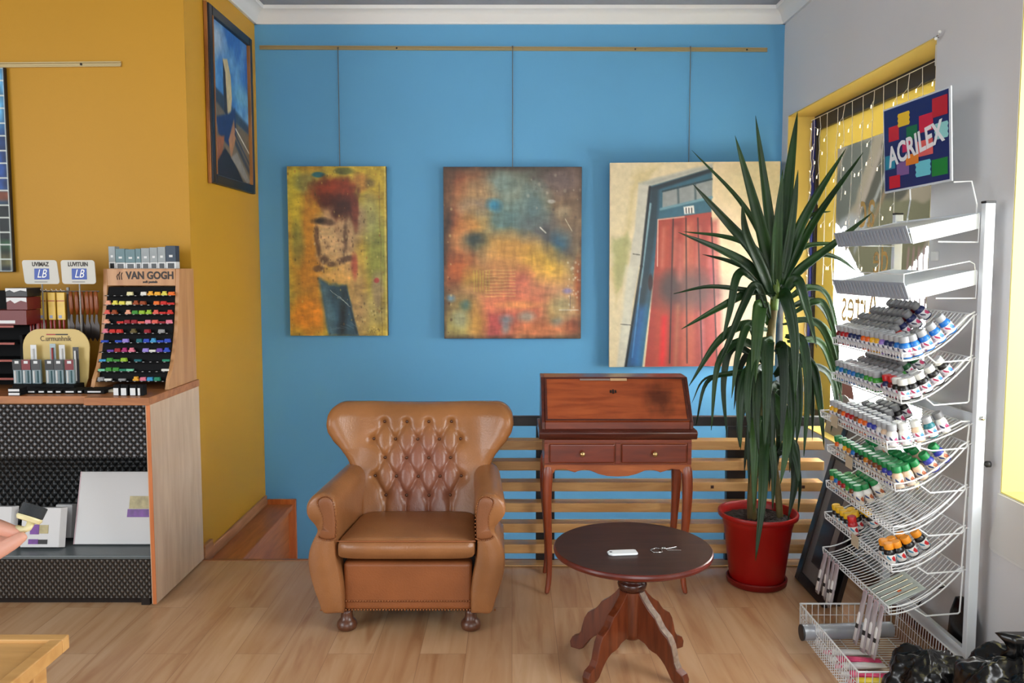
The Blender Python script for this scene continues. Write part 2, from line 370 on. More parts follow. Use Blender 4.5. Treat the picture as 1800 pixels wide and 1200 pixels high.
class Painter:
    def __init__(s, w, h, base):
        s.w, s.h = w, h; s.im = np.ones((h, w, 3))*np.array(base)/255.0
        s.X, s.Y = np.meshgrid((np.arange(w)+.5)/w, (np.arange(h)+.5)/h)   # y goes down
    def mix(s, m, col, tex=None):
        m = np.clip(m, 0, 1)[..., None]; s.im = s.im*(1-m)+np.array(col)/255.0*m
    def blob(s, cx, cy, rx, ry, col, a=1.0, soft=0.5, seed=0, rough=0.0, rot=0.0):
        x = s.X-cx; y = s.Y-cy; c, q = math.cos(rot), math.sin(rot); x, y = x*c+y*q, -x*q+y*c
        d = np.sqrt((x/rx)**2+(y/ry)**2)
        if rough: d = d+(vnoise(s.h, s.w, 9, 9, seed+11, 4)-.5)*2*rough
        s.mix(a*np.clip((1+soft*.5-d)/soft, 0, 1), col)
    def poly(s, pts, col, a=1.0, soft=0.006, seed=0, rough=0.0):
        X = s.X; Y = s.Y
        if rough:
            X = X+(vnoise(s.h, s.w, 14, 14, seed+3, 4)-.5)*rough; Y = Y+(vnoise(s.h, s.w, 14, 14, seed+5, 4)-.5)*rough
        ins = np.zeros(X.shape, bool); dist = np.full(X.shape, 9.0); n = len(pts)
        for i in range(n):
            (xa, ya), (xb, yb) = pts[i], pts[(i+1) % n]
            c = ((ya > Y) != (yb > Y)) & (X < (xb-xa)*(Y-ya)/((yb-ya) if abs(yb-ya) > 1e-9 else 1e-9)+xa); ins ^= c
            dx, dy = xb-xa, yb-ya; t = np.clip(((X-xa)*dx+(Y-ya)*dy)/(dx*dx+dy*dy+1e-12), 0, 1)
            dist = np.minimum(dist, np.hypot(X-xa-t*dx, Y-ya-t*dy))
        sd = np.where(ins, dist, -dist); s.mix(a*np.clip(sd/soft+.5, 0, 1), col)
    def line(s, p, q, wd, col, a=1.0, soft=None, rough=0.0, seed=0):
        soft = soft or wd*.6; X = s.X; Y = s.Y
        if rough: X = X+(vnoise(s.h, s.w, 16, 16, seed+3, 3)-.5)*rough; Y = Y+(vnoise(s.h, s.w, 16, 16, seed+5, 3)-.5)*rough
        dx, dy = q[0]-p[0], q[1]-p[1]; t = np.clip(((X-p[0])*dx+(Y-p[1])*dy)/(dx*dx+dy*dy+1e-12), 0, 1)
        d = np.hypot(X-p[0]-t*dx, Y-p[1]-t*dy); s.mix(a*np.clip((wd/2-d)/soft+.5, 0, 1), col)
    def tex(s, fy, fx, seed, amt, oct=5):
        n = vnoise(s.h, s.w, fy, fx, seed, oct); n = (n-n.mean())/n.std(); s.im = np.clip(s.im*(1+.5*amt*n[..., None]), 0, 1)
    def speck(s, n, cols, size, seed, region=(0, 0, 1, 1), a=0.8, aspect=(1, 1)):
        rs = np.random.RandomState(seed)
        for i in range(int(n*.45)):
            cx = region[0]+rs.rand()*(region[2]-region[0]); cy = region[1]+rs.rand()*(region[3]-region[1])
            r = size*(.4+rs.rand()); x0 = max(0, int((cx-2*r*aspect[0])*s.w)); x1 = min(s.w, int((cx+2*r*aspect[0])*s.w)+2)
            y0 = max(0, int((cy-2*r*aspect[1])*s.h)); y1 = min(s.h, int((cy+2*r*aspect[1])*s.h)+2)
            if x1 <= x0 or y1 <= y0: continue
            d = np.hypot((s.X[y0:y1, x0:x1]-cx)/(r*aspect[0]), (s.Y[y0:y1, x0:x1]-cy)/(r*aspect[1]))
            m = (a*.6*np.clip(1.5-d, 0, 1))[..., None]; s.im[y0:y1, x0:x1] = s.im[y0:y1, x0:x1]*(1-m)+np.array(cols[rs.randint(len(cols))])/255.*m
def picture(name, pt, origin, right, down, m, parent=None):
    """painted sheet: image rows run along `down`, columns along `right`"""
    h, w = pt.h, pt.w; o = Vector(origin); r = Vector(right); d = Vector(down)
    O = np.array(o); R = np.array(r); D = np.array(d)
    xs = np.linspace(0, 1, w); ys = np.linspace(0, 1, h)
    V = O+xs[None, :, None]*R+ys[:, None, None]*D
    me = bpy.data.meshes.new(name); idx = np.arange(h*w).reshape(h, w)
    fc = np.stack([idx[:-1, :-1], idx[1:, :-1], idx[1:, 1:], idx[:-1, 1:]], -1).reshape(-1, 4)
    me.from_pydata(V.reshape(-1, 3).tolist(), [], fc.tolist())
    im = np.clip(pt.im, 0, 1); li = np.where(im <= .04045, im/12.92, ((im+.055)/1.055)**2.4)
    at = me.color_attributes.new('paint', 'FLOAT_COLOR', 'POINT')
    at.data.foreach_set('color', np.concatenate([li, np.ones((h, w, 1))], -1).astype(np.float32).ravel())
    me.materials.append(m); me.polygons.foreach_set('use_smooth', [True]*len(me.polygons))
    ob = bpy.data.objects.new(name, me); COL.objects.link(ob)
    if parent: ob.parent = parent
    return ob
def paintmat(name, rough=0.45, bump=0.25, bscale=240):
    m = mat(name, (128, 128, 128), rough, bump=bump, bscale=bscale); nt = m.node_tree
    a = nt.nodes.new('ShaderNodeAttribute'); a.attribute_name = 'paint'
    nt.links.new(a.outputs['Color'], nt.nodes['Principled BSDF'].inputs['Base Color']); return m
M_paint = paintmat('oil_paint', 0.42, 0.12); M_print = paintmat('print_ink', 0.55, 0.0)

# vinyl picture on the window (seen from behind): palette shape on a white ground
# columns run from the far jamb (left in the room) towards the camera
pw = (yp)-(W1[0]+.05); ph = (W1[3]-.05-.05-.16)-(W1[2]+.05)
p = Painter(150, 210, (252, 250, 246))
p.poly([(0, 0), (1, 0), (1, .02), (.95, .27), (.6, .46), (.45, .5), (.3, .46), (.12, .3), (0, .27)], (214, 190, 150), 1, .02)
p.poly([(.12, 0), (.34, 0), (.2, .2), (.05, .3), (0, .22), (0, .1)], (120, 124, 108), .9, .02, 3, .04)
p.poly([(.42, .02), (.75, 0), (.62, .2), (.3, .36), (.22, .3)], (92, 88, 70), .95, .015, 4, .03)
p.poly([(.05, .31), (.4, .22), (.9, .25), (.62, .46), (.45, .5), (.25, .44)], (150, 142, 96), .95, .01, 5, .03)
p.line((.12, .36), (.4, .06), .03, (226, 200, 170)); p.line((.2, .38), (.48, .1), .02, (210, 206, 190))
p.line((.28, .36), (.58, .06), .02, (190, 150, 100)); p.blob(.15, .3, .14, .05, (236, 236, 230), .9, .4, 2, .3)
for k in range(6): p.line((.64+k*.035, .38), (.62+k*.035, .56), .012, (236, 170, 160), .8)
p.poly([(.8, .4), (1, .42), (1, .56), (.76, .54)], (244, 214, 206), .8)
p.poly([(.02, .86), (.2, .83), (.24, .9), (.04, .92)], (238, 130, 100), .9, .01)
p.line((0, .745), (1, .745), .006, (170, 170, 168))
m_ = (p.im.min(-1, keepdims=True) < .88); p.im = np.where(m_, p.im*.14, p.im)
vo = picture('vinyl_picture', p, (XG+.003, yp, W1[3]-.05-.05-.16), (0, -pw, 0), (0, 0, -ph), film('vinyl', att=True, through=.8))
vo.parent = win; vo.matrix_parent_inverse = Matrix.Translation(win.location).inverted()
M_gold = mat('gold_lettering', (206, 172, 104), 0.5)
for txt, px, py, size in (('ac', 1524, 368, .32), ('de', 1548, 455, .26), ('Artes', 1510, 540, .3)):
    q = PX(px, py, XG-.003)
    t = text_part(txt, 'gold_letters', size, M_gold, win, 0.0005, None, sx=-0.75)
    t.matrix_local = Matrix.Translation(-win.location) @ facing(q, (0, -1, 0), (0, 0, 1))

# icicle string lights hanging in front of the glass, one tangle of wire
M_wire = mat('white_wire', (236, 234, 226), 0.4)
def led():
    m = mat('warm_led', (255, 236, 200), 0.3); b = m.node_tree.nodes['Principled BSDF']
    b.inputs['Emission Color'].default_value = (1, .86, .62, 1); b.inputs['Emission Strength'].default_value = 1.5; return m
M_led = led()
root = thing('icicle_string_lights', 'white icicle string lights hanging down the inside of the lettered window', 'string lights', (XG-.05, y1, W1[3]-.03))
b = MB(); q = MB(); X = XG-.05; rs = random.Random(5)
yk = y1-.09; b.tube([(X, y1-.03, W1[3]-.035), (X, y0+.02, W1[3]-.035)], .0022, 5)
while yk > y0+.08:
    ln = rs.choice([.55, .8, 1.05, .7, .4]); z = W1[3]-.035; pts = []
    for i in range(9): pts.append((X+rs.uniform(-.006, .006), yk+rs.uniform(-.006, .006), z-ln*i/8))
    b.tube(pts, .0018, 4)
    for i in range(1, 8, 2):
        c = Vector(pts[i]); e = c+Vector((0, rs.choice([-1, 1])*rs.uniform(.03, .06), -.02)); b.tube([c, e], .0012, 4)
        q.tube([e, e+Vector((0, .004, -.018))], .003, 5)
    yk -= rs.uniform(.1, .15)
o = b.build('cord', M_wire); o.parent = root; o.matrix_parent_inverse = Matrix.Translation(root.location).inverted()
o = q.build('led_bulbs', M_led); o['kind'] = 'stuff'; o.parent = root; o.matrix_parent_inverse = Matrix.Translation(root.location).inverted()
root = thing('string_light_cord', 'white string light cord running down the dark left edge of the window', 'string lights', (XG-.045, y1-.03, .7))
b = MB(); q = MB(); pts = []
for i in range(40):
    z = W1[3]-.05-(1.75)*i/39; pts.append((XG-.045+rs.uniform(-.006, .006), y1-.025+rs.uniform(-.012, .008), z))
    if i % 3 == 1: q.tube([pts[-1], Vector(pts[-1])+Vector((-.01, -.012, .008))], .003, 5)
b.tube(pts, .003, 5)
for mb_, nm, m_ in ((b, 'cord', M_wire), (q, 'led_bulbs', M_led)):
    o = mb_.build(nm, m_); o.parent = root; o.matrix_parent_inverse = Matrix.Translation(root.location).inverted()
    if nm == 'led_bulbs': o['kind'] = 'stuff'
# ------------------------------------------------------------------ gallery rails, hanging wires and the pictures
M_brass = mat('brushed_brass_rail', (176, 156, 112), 0.35, metal=0.55)
M_steel = mat('steel_wire', (120, 116, 108), 0.4, metal=0.6)
M_screw = mat('dark_screw', (40, 34, 28), 0.5)
def gallery_rail(label, a, b, Y, screws):
    r = thing('gallery_rail', label, 'picture rail', (a.x, Y, a.z))
    L = b.x-a.x; dz = b.z-a.z; q = MB(); h = .013
    prof = [(-.001, -h), (-.012, -h), (-.012, -h+.006), (-.007, -h+.008), (-.007, h-.008), (-.012, h-.006), (-.012, h), (-.001, h)]
    q.prism(prof, lambda y, z: (0, y, z), lambda y, z: (L, y, z+dz))
    q.build('rail', M_brass, r)
    for s in screws: MB().ball((L*s, -.009, dz*s), (.006, .004, .006), 8, 5).build('screw', M_screw, r)
    return r
gallery_rail('long brass picture rail along the top of the blue wall', P(457, 84, YB), P(1348, 88, YB), YB, (.27, .74, .96))
ra = P(-120, 116, YF); rb = P(214, 113, YF)
gallery_rail('short brass picture rail high on the ochre wall', ra, rb, YF, (.79,))
def hang_wire(label, px, ytop, ybot, Y=YB-.014):
    a = P(px, ytop, Y); b = P(px, ybot, Y); b.x = a.x
    r = MB(); r.tube([(0, 0, 0), (0, 0, b.z-a.z)], .0026, 6); r.tube([(0, 0, 0), (0, .004, .012)], .005, 6)
    o = r.build('hanging_wire', M_steel); o.location = a
    tag(o, label, 'wire', None)
hang_wire('thin steel wire from the brass rail to the yellow painting of a figure', 594, 86, 305)
hang_wire('thin steel wire from the brass rail to the mottled abstract painting', 901, 84, 305)
hang_wire('thin steel wire from the brass rail to the painting of a red door', 1214, 85, 300)
M_canvas = mat('canvas_edge', (96, 78, 48), 0.8, vary=.3, vscale=20)
M_canvas_dark = mat('dark_canvas_edge', (36, 28, 24), 0.8, vary=.3, vscale=20)
M_canvas_pale = mat('pale_canvas_edge', (206, 196, 176), 0.8)
def canvas(label, px0, py0, px1, py1, pt, edge, lean=0.0, roll=0.0, depth=.035):
    Yf = YB-.05-lean*.5; a = P(px0, py0, Yf); b = P(px1, py1, Yf); W = b.x-a.x; H = a.z-b.z
    r = thing('painting', label, 'painting', ((a.x+b.x)/2, Yf, b.z))
    r.rotation_euler = (math.atan2(lean, H), roll, 0)
    MB().box((-W/2, .0008, 0), (W/2, depth, H)).build('canvas', edge, r, bevel=.003)
    picture('painted_face', pt, (-W/2+.001, 0, H-.001), (W-.002, 0, 0), (0, 0, -H+.002), M_paint, r)
    return r
# --- figure on yellow ground
p = Painter(190, 310, (186, 158, 50))
n1 = vnoise(310, 190, 6, 5, 21, 5); n2 = vnoise(310, 190, 5, 5, 33, 5); n3 = vnoise(310, 190, 26, 6, 8, 4)
p.mix(np.clip((n1-.5)*5, 0, 1)*.7, (128, 122, 58)); p.mix(np.clip((n2-.52)*6, 0, 1)*.6, (206, 178, 66)); p.mix(np.clip((n3-.55)*6, 0, 1)*.5, (120, 96, 40))
p.blob(.22, .5, .16, .42, (188, 116, 30), .75, .9, 3, .3); p.blob(.2, .88, .2, .1, (214, 128, 26), .8, .9, 4, .3); p.blob(.08, .2, .07, .2, (190, 178, 50), .6, .8, 2, .3)
p.blob(.1, .46, .06, .12, (104, 116, 60), .6, .9, 5, .3); p.blob(.9, .5, .1, .25, (120, 134, 62), .7, .9, 6, .3); p.blob(.82, .3, .1, .12, (150, 150, 110), .6, .9, 7, .3)
p.blob(.8, .88, .18, .12, (176, 158, 100), .7, .8, 8, .4); p.blob(.9, .72, .06, .1, (158, 132, 108), .7, .7, 9, .3); p.blob(.2, .1, .12, .06, (112, 118, 70), .7, .8, 10, .4)
p.blob(.74, .1, .08, .05, (190, 124, 60), .7, .7, 12, .3); p.blob(.84, .1, .06, .03, (96, 80, 46), .8, .7, 13, .5); p.blob(.32, .05, .06, .014, (24, 94, 110), .9, .6, 14, .3); p.blob(.58, .03, .09, .02, (80, 88, 40), .8, .6, 15, .4)
p.blob(.68, .75, .1, .26, (178, 138, 92), .7, .9, 16, .3); p.blob(.66, .34, .12, .1, (190, 156, 110), .7, .8, 17, .3)
p.blob(.7, .3, .08, .08, (150, 122, 92), .6, .8, 18)
p.poly([(.3, .3), (.62, .28), (.67, .46), (.63, .6), (.32, .6), (.27, .42)], (192, 154, 104), .9, .07, 19, .08); p.blob(.44, .42, .12, .1, (206, 170, 120), .8, 1.1, 20, .4)
p.poly([(.27, .63), (.64, .55), (.63, .7), (.44, .69)], (212, 164, 90), .95, .05, 20, .05); p.blob(.6, .42, .1, .14, (176, 140, 104), .6, 1.1, 27, .4)
p.blob(.44, .16, .2, .1, (112, 44, 22), 1, .55, 21, .4); p.blob(.57, .17, .13, .09, (120, 46, 26), .95, .7, 39, .4); p.blob(.5, .13, .14, .05, (150, 60, 28), .7, .9, 22, .5)
p.poly([(.34, .19), (.7, .18), (.68, .36), (.6, .3), (.5, .33), (.4, .25)], (84, 38, 24), .9, .08, 23, .12); p.blob(.52, .23, .14, .07, (62, 30, 20), .8, 1.0, 24, .5); p.blob(.68, .27, .03, .09, (110, 46, 30), .8, .9, 25, .5)
p.poly([(.35, .25), (.46, .25), (.47, .34), (.36, .33)], (196, 150, 118), .6, .06, 44, .06)
p.blob(.31, .32, .07, .022, (36, 28, 22), .9, .8, 25, .7); p.blob(.42, .33, .06, .018, (70, 48, 36), .7, .9, 52, .7)
for (cx, cy, rx, ry, a, sd) in ((.29, .4, .02, .06, .8, 61), (.31, .49, .025, .05, .8, 62), (.35, .55, .04, .02, .8, 63), (.44, .575, .06, .014, .8, 64), (.53, .55, .04, .018, .8, 65), (.6, .54, .05, .016, .8, 66), (.58, .42, .022, .07, .7, 67), (.31, .6, .05, .014, .7, 68), (.56, .5, .02, .03, .6, 69), (.4, .47, .02, .02, .4, 70)):
    p.blob(cx, cy, rx, ry, (84, 60, 44), a, .9, sd, .9)
p.speck(220, [(70, 50, 36), (96, 66, 44), (206, 180, 130)], .007, 45, (.26, .36, .66, .62)); p.blob(.67, .58, .03, .07, (172, 74, 56), .8, .9, 31, .5); p.blob(.89, .67, .025, .014, (166, 60, 56), .9, .6, 3, .3)
p.poly([(.31, .655), (.42, .69), (.58, .7), (.63, .82), (.7, 1), (.4, 1), (.34, .8)], (50, 82, 98), 1, .025, 34, .03); p.poly([(.31, .67), (.38, .7), (.44, .86), (.46, 1), (.4, 1), (.34, .82)], (86, 120, 132), .7, .06, 35, .03)
p.poly([(.52, .72), (.58, .72), (.58, .84), (.56, 1), (.5, 1)], (24, 36, 42), .9, .05, 36, .03); p.blob(.5, .78, .08, .06, (40, 66, 74), .6, 1, 37, .5); p.line((.58, .74), (.68, .98), .02, (30, 44, 52), .6); p.line((.42, .73), (.62, .825), .003, (196, 206, 196), .8, rough=.02); p.line((.48, .77), (.6, .81), .003, (190, 200, 190), .7, rough=.02)
for k in range(5): p.line((.42+.05*k, .96-.01*k), (.5+.05*k, .955), .004, (120, 140, 146), .4)
p.line((.985, 0), (.985, 1), .014, (206, 186, 96), .8, rough=.01); p.line((.93, .1), (.94, 1), .012, (120, 100, 50), .5, rough=.02, seed=4)
p.speck(260, [(90, 60, 26), (220, 200, 110), (60, 50, 30), (160, 90, 40)], .006, 40); p.speck(160, [(216, 200, 140), (70, 60, 30), (196, 176, 90)], .005, 41, (.66, .82, .95, 1)); p.tex(40, 12, 50, .10, 4); p.tex(14, 30, 51, .06, 4)
canvas('tall painting of a red-haired figure in blue jeans on a yellow ground', 504, 292, 682, 590, p, M_canvas)
# --- abstract
p = Painter(230, 290, (150, 124, 86))
for a in ((.1, .2, .12, .35, (80, 50, 36)), (.5, .03, .6, .06, (62, 52, 44)), (.06, .5, .06, .5, (54, 34, 26)), (.93, .15, .12, .3, (92, 70, 58)), (.2, .12, .16, .12, (152, 98, 62)), (.12, .28, .05, .2, (130, 54, 28)), (.5, .16, .2, .14, (120, 134, 122)), (.42, .1, .1, .06, (110, 128, 120)), (.22, .22, .14, .1, (172, 136, 90)), (.25, .24, .1, .05, (150, 130, 110)), (.82, .08, .14, .08, (100, 84, 82)),
          (.3, .36, .16, .1, (198, 138, 54)), (.62, .4, .22, .12, (104, 112, 110)), (.45, .3, .16, .09, (82, 116, 118)), (.75, .35, .14, .08, (86, 84, 82)), (.8, .45, .14, .1, (70, 72, 74)), (.85, .42, .06, .06, (28, 80, 112)), (.37, .22, .05, .035, (44, 124, 160)), (.66, .22, .09, .1, (84, 110, 112)), (.9, .3, .1, .12, (124, 100, 76)), (.86, .26, .05, .03, (150, 132, 104)),
          (.14, .43, .1, .1, (196, 132, 76)), (.25, .44, .1, .06, (74, 82, 66)), (.23, .42, .06, .03, (52, 66, 64)), (.12, .6, .12, .1, (188, 94, 42)), (.5, .48, .2, .09, (206, 146, 62)), (.66, .58, .18, .1, (208, 160, 48)), (.75, .64, .14, .06, (206, 156, 62)), (.45, .6, .2, .1, (196, 136, 76)), (.25, .68, .1, .08, (150, 130, 40)), (.4, .66, .18, .09, (172, 112, 66)), (.56, .7, .1, .1, (190, 92, 78)), (.75, .75, .2, .1, (190, 128, 92)), (.5, .84, .34, .12, (196, 100, 72)), (.35, .92, .16, .08, (172, 70, 68)), (.4, .8, .2, .04, (208, 118, 82)), (.55, .8, .14, .02, (214, 140, 80)),
          (.15, .75, .12, .06, (170, 126, 78)), (.15, .8, .1, .05, (120, 104, 60)), (.16, .81, .035, .03, (48, 96, 108)), (.05, .76, .03, .02, (96, 130, 150)), (.1, .92, .13, .1, (168, 154, 82)), (.12, .88, .06, .05, (166, 166, 128)), (.24, .9, .06, .1, (190, 140, 60)), (.45, .89, .05, .03, (112, 128, 134)), (.45, .94, .03, .03, (94, 122, 132)), (.6, .87, .06, .03, (150, 144, 130)), (.82, .9, .04, .03, (80, 124, 156)), (.95, .93, .08, .05, (92, 38, 24)), (.98, .7, .03, .16, (150, 72, 36)), (.8, .84, .08, .08, (160, 130, 78)), (.7, .95, .2, .05, (198, 112, 66)), (.9, .72, .03, .015, (120, 112, 160)), (.87, .8, .08, .06, (160, 146, 104))):
    p.blob(a[0], a[1], a[2], a[3], a[4], .85, 1.1, int(a[0]*997+a[1]*313), .35)
for k in range(9): p.line((.3, .6+k*.019), (.52, .598+k*.019), .006, (208, 160, 96), .6, rough=.01, seed=k)
for k in range(6): p.line((.22+k*.022, .6), (.22+k*.022, .72), .006, (186, 170, 60), .5, rough=.01, seed=k)
p.speck(60, [(200, 196, 176), (220, 210, 190)], .006, 61, (.9, .55, .99, .85)); p.speck(50, [(190, 180, 160), (70, 60, 60)], .008, 62, (.6, .04, 1, .3), .6); p.speck(40, [(200, 180, 120), (60, 30, 20)], .006, 63, (0, .2, .06, 1))
p.line((.7, .35), (.74, .38), .008, (206, 200, 186)); p.line((.88, .3), (.93, .37), .005, (190, 176, 150)); p.blob(.78, .2, .03, .012, (190, 184, 172), .8, .6, 3, .3); p.line((.84, .83), (.98, .83), .006, (196, 190, 176), .7); p.line((.92, .74), (.92, .82), .005, (80, 70, 80), .7)
q = np.minimum(np.minimum(p.X, 1-p.X), np.minimum(p.Y, 1-p.Y)); p.mix(np.clip((.03-q)/.03, 0, 1)*.7*vnoise(290, 230, 12, 12, 71, 3)*1.6, (44, 30, 24)); p.tex(50, 14, 72, .08, 4); p.tex(12, 40, 74, .08, 4); p.tex(18, 18, 73, .05, 3)
canvas('mottled abstract painting in orange, pink and teal on the blue wall', 779, 293, 1021, 595, p, M_canvas_dark)
# --- red door
p = Painter(240, 300, (214, 196, 158)); n1 = vnoise(300, 240, 3, 4, 81, 4); p.mix(np.clip((n1-.45)*3, 0, 1)*.5, (196, 172, 132)); p.mix(np.clip((vnoise(300, 240, 3, 3, 84, 4)-.55)*4, 0, 1)*.5, (226, 204, 170))
p.blob(.8, .5, .3, .5, (228, 198, 162), .7, .8, 5, .2); p.blob(.9, .1, .2, .14, (188, 174, 128), .6, .9, 6, .3); p.blob(.72, .8, .1, .2, (224, 178, 160), .5, .8, 7, .2)
p.poly([(.13, .04), (.3, .02), (.22, .1), (.16, .14), (.1, .5), (.04, .7), (.02, .5), (.1, .3)], (192, 172, 122), .7, .03, 8, .06); p.poly([(.02, .36), (.12, .34), (.1, .54), (.04, .62)], (140, 142, 90), .7, .04, 9, .06)
p.poly([(.17, .1), (.6, .01), (.6, .05), (.24, .12), (.22, .3), (.14, .68), (.1, 1), (.05, 1), (.1, .6), (.15, .3)], (186, 180, 164), 1, .012, 10, .01); p.poly([(.1, .5), (.15, .5), (.11, 1), (.05, 1)], (202, 196, 176), .8, .03); p.poly([(.17, .1), (.6, .01), (.6, .03), (.24, .11)], (150, 148, 138), .8, .02)
p.poly([(.235, .115), (.6, .03), (.6, .1), (.6, .25), (.29, .29), (.27, .5), (.2, 1), (.1, 1), (.18, .6), (.21, .3)], (44, 84, 100), 1, .008); p.poly([(.235, .12), (.6, .03), (.6, .05), (.25, .14)], (26, 34, 42), .9, .01)
p.poly([(.31, .14), (.6, .085), (.6, .165), (.31, .22)], (128, 130, 128), 1, .006, 12); p.line((.4, .12), (.405, .2), .012, (70, 84, 88)); p.line((.5, .1), (.505, .185), .012, (70, 84, 88)); p.line((.31, .14), (.6, .083), .008, (30, 50, 58))
p.line((.3, .225), (.6, .17), .012, (96, 130, 140)); p.poly([(.24, .13), (.29, .12), (.28, .3), (.23, .6), (.15, 1), (.11, 1), (.19, .55), (.22, .3)], (28, 44, 54), .9, .02); p.line((.24, .2), (.185, .6), .012, (140, 170, 174), .8); p.line((.185, .6), (.14, .95), .008, (110, 150, 180), .8)
p.poly([(.17, .7), (.22, .7), (.19, 1), (.11, 1)], (40, 92, 150), .75, .05); p.line((.235, .12), (.19, .5), .014, (16, 18, 22)); p.line((.19, .5), (.1, 1), .014, (16, 18, 22)); p.blob(.245, .58, .014, .04, (40, 22, 24), 1, .4)
p.poly([(.285, .275), (.6, .24), (.62, .5), (.65, 1), (.215, 1), (.26, .6)], (142, 52, 44), 1, .006)
for k, c in enumerate(((150, 62, 44), (120, 44, 38), (160, 84, 62), (128, 50, 46), (150, 58, 56))):
    x = .3+k*.07; p.poly([(x, .28), (x+.06, .275), (x+.07+.01*k, 1), (x-.03+.01*k, 1)], c, .7, .03, k, .01); p.line((x+.02, .32), (x+.012, .5), .014, (196, 132, 104), .5, .03)
p.blob(.45, .62, .22, .09, (68, 56, 56), .7, 1.0, 21, .2); p.blob(.36, .6, .05, .07, (50, 46, 48), .6, .9); p.line((.33, .76), (.32, .98), .03, (190, 26, 32), .9, .03); p.line((.42, .4), (.42, .56), .03, (190, 120, 100), .5, .04); p.line((.41, .7), (.4, 1), .02, (150, 104, 70), .7, .03); p.line((.55, .74), (.57, .98), .02, (176, 110, 116), .6, .03); p.line((.6, .4), (.62, .6), .02, (170, 70, 84), .6, .03)
for xa, xb in ((.375, .365), (.45, .47), (.52, .56), (.6, .65)): p.line((xa, .27), (xb, .98), .008, (44, 24, 26), .9)
p.line((.285, .275), (.285, .5), .006, (220, 190, 170), .8); p.line((.29, .275), (.44, .262), .006, (206, 170, 150), .8)
p.poly([(.435, .215), (.495, .208), (.5, .245), (.44, .25)], (226, 220, 212), 1, .006); 
for k in range(3): p.line((.45+k*.016, .222), (.452+k*.016, .243), .007, (40, 36, 40))
p.line((.14, .44), (.18, .445), .004, (60, 56, 50)); p.line((.07, .785), (.14, .79), .004, (60, 56, 50)); p.tex(50, 40, 90, .035, 4)
canvas('painting of a red plank door with a blue frame hanging behind the yucca', 1074, 286, 1362, 644, p, M_canvas_pale, .05, math.radians(-0.5))
# --- framed picture on the side of the ochre wall
fa = PX(357, 3, XL); fb = PX(435, 333, XL); y0, y1 = fa.y, PX(435, 68, XL).y; z0, z1 = PX(358, 319, XL).z, fa.z
r = thing('framed_picture', 'framed picture of a pale boat bow under blue sky, high on the side wall', 'picture', (XL, (y0+y1)/2, z0))
Wd = y1-y0; H = z1-z0; t = .055
M_fr = mat('black_frame', (24, 22, 26), 0.35); M_frg = wood('gilt_frame_edge', (128, 78, 34), (170, 112, 56), 'Z', 1, .35)
b = MB()
def frame(mb, x0, x1, a, c, tt):
    mb.box((x0, -a/2, 0), (x1, -a/2+tt, c)); mb.box((x0, a/2-tt, 0), (x1, a/2, c)); mb.box((x0, -a/2+tt, 0), (x1, a/2-tt, tt)); mb.box((x0, -a/2+tt, c-tt), (x1, a/2-tt, c))
frame(b, .002, .03, Wd, H, t); b.build('outer_frame', M_fr, r, bevel=.006)
MB().box((.0025, -Wd/2-.012, -.004), (.022, -Wd/2-.0005, H+.004)).build('gilt_edge', M_frg, r, bevel=.003); MB().box((.0025, Wd/2+.0005, .06), (.022, Wd/2+.012, H-.03)).build('gilt_edge', M_frg, r, bevel=.003)
b = MB(); 
for a in (-Wd/2+t, Wd/2-t-.01): MB().box((.012, a, t), (.033, a+.01, H-t)).build('inner_lip', M_frg, r)
p = Painter(110, 160, (52, 110, 170)); n = vnoise(160, 110, 3, 3, 101, 5)
p.poly([(0, 0), (1, 0), (1, .25), (0, .2)], (40, 96, 168), 1, .2); p.mix(np.clip((n-.45)*4, 0, 1)*.7*(p.Y < .6), (132, 176, 204)); p.blob(.12, .12, .22, .1, (176, 190, 200), .8, 1, 3, .4); p.blob(.85, .4, .4, .06, (120, 176, 196), .6, 1, 4, .3); p.poly([(0, .42), (.3, .46), (.3, .6), (0, .56)], (40, 48, 56), .9, .02); p.poly([(.5, .5), (1, .58), (1, .64), (.5, .6)], (44, 60, 78), .9, .03)
p.poly([(0, .5), (.3, .56), (1, .64), (1, 1), (0, 1)], (108, 94, 74), 1, .02); p.poly([(.3, .22), (.42, .2), (.5, .3), (.52, .45), (.46, .6), (.4, .6)], (196, 176, 132), 1, .012); p.poly([(.3, .22), (.36, .3), (.4, .6), (.3, .56)], (40, 40, 50), 1, .012); p.poly([(.1, .62), (.42, .56), (.6, .5), (.62, .68), (.4, .78), (.14, .72)], (26, 50, 92), 1, .02)
p.poly([(.1, .75), (.3, .72), (.2, .9), (.06, .95)], (150, 84, 50), .9, .02); p.poly([(.4, .74), (.56, .58), (.6, .7), (.46, .86)], (166, 112, 72), .9, .02); p.poly([(0, .96), (.3, .8), (.55, .88), (.8, 1), (0, 1)], (20, 26, 40), 1, .02); p.poly([(.45, .85), (.62, .8), (1, .98), (.9, 1)], (132, 126, 118), 1, .015); p.line((.58, .68), (1, .86), .02, (44, 50, 66)); p.line((.6, .64), (1, .78), .012, (220, 210, 190)); p.line((.6, .74), (1, .92), .04, (40, 48, 62)); p.tex(30, 30, 105, .06, 3)
# painted so that the column order runs left to right for somebody facing the wall
pic = picture('picture_sheet', p, (.013, -Wd/2+t, H-t), (0, Wd-2*t, 0), (0, 0, -(H-2*t)), M_print, r)
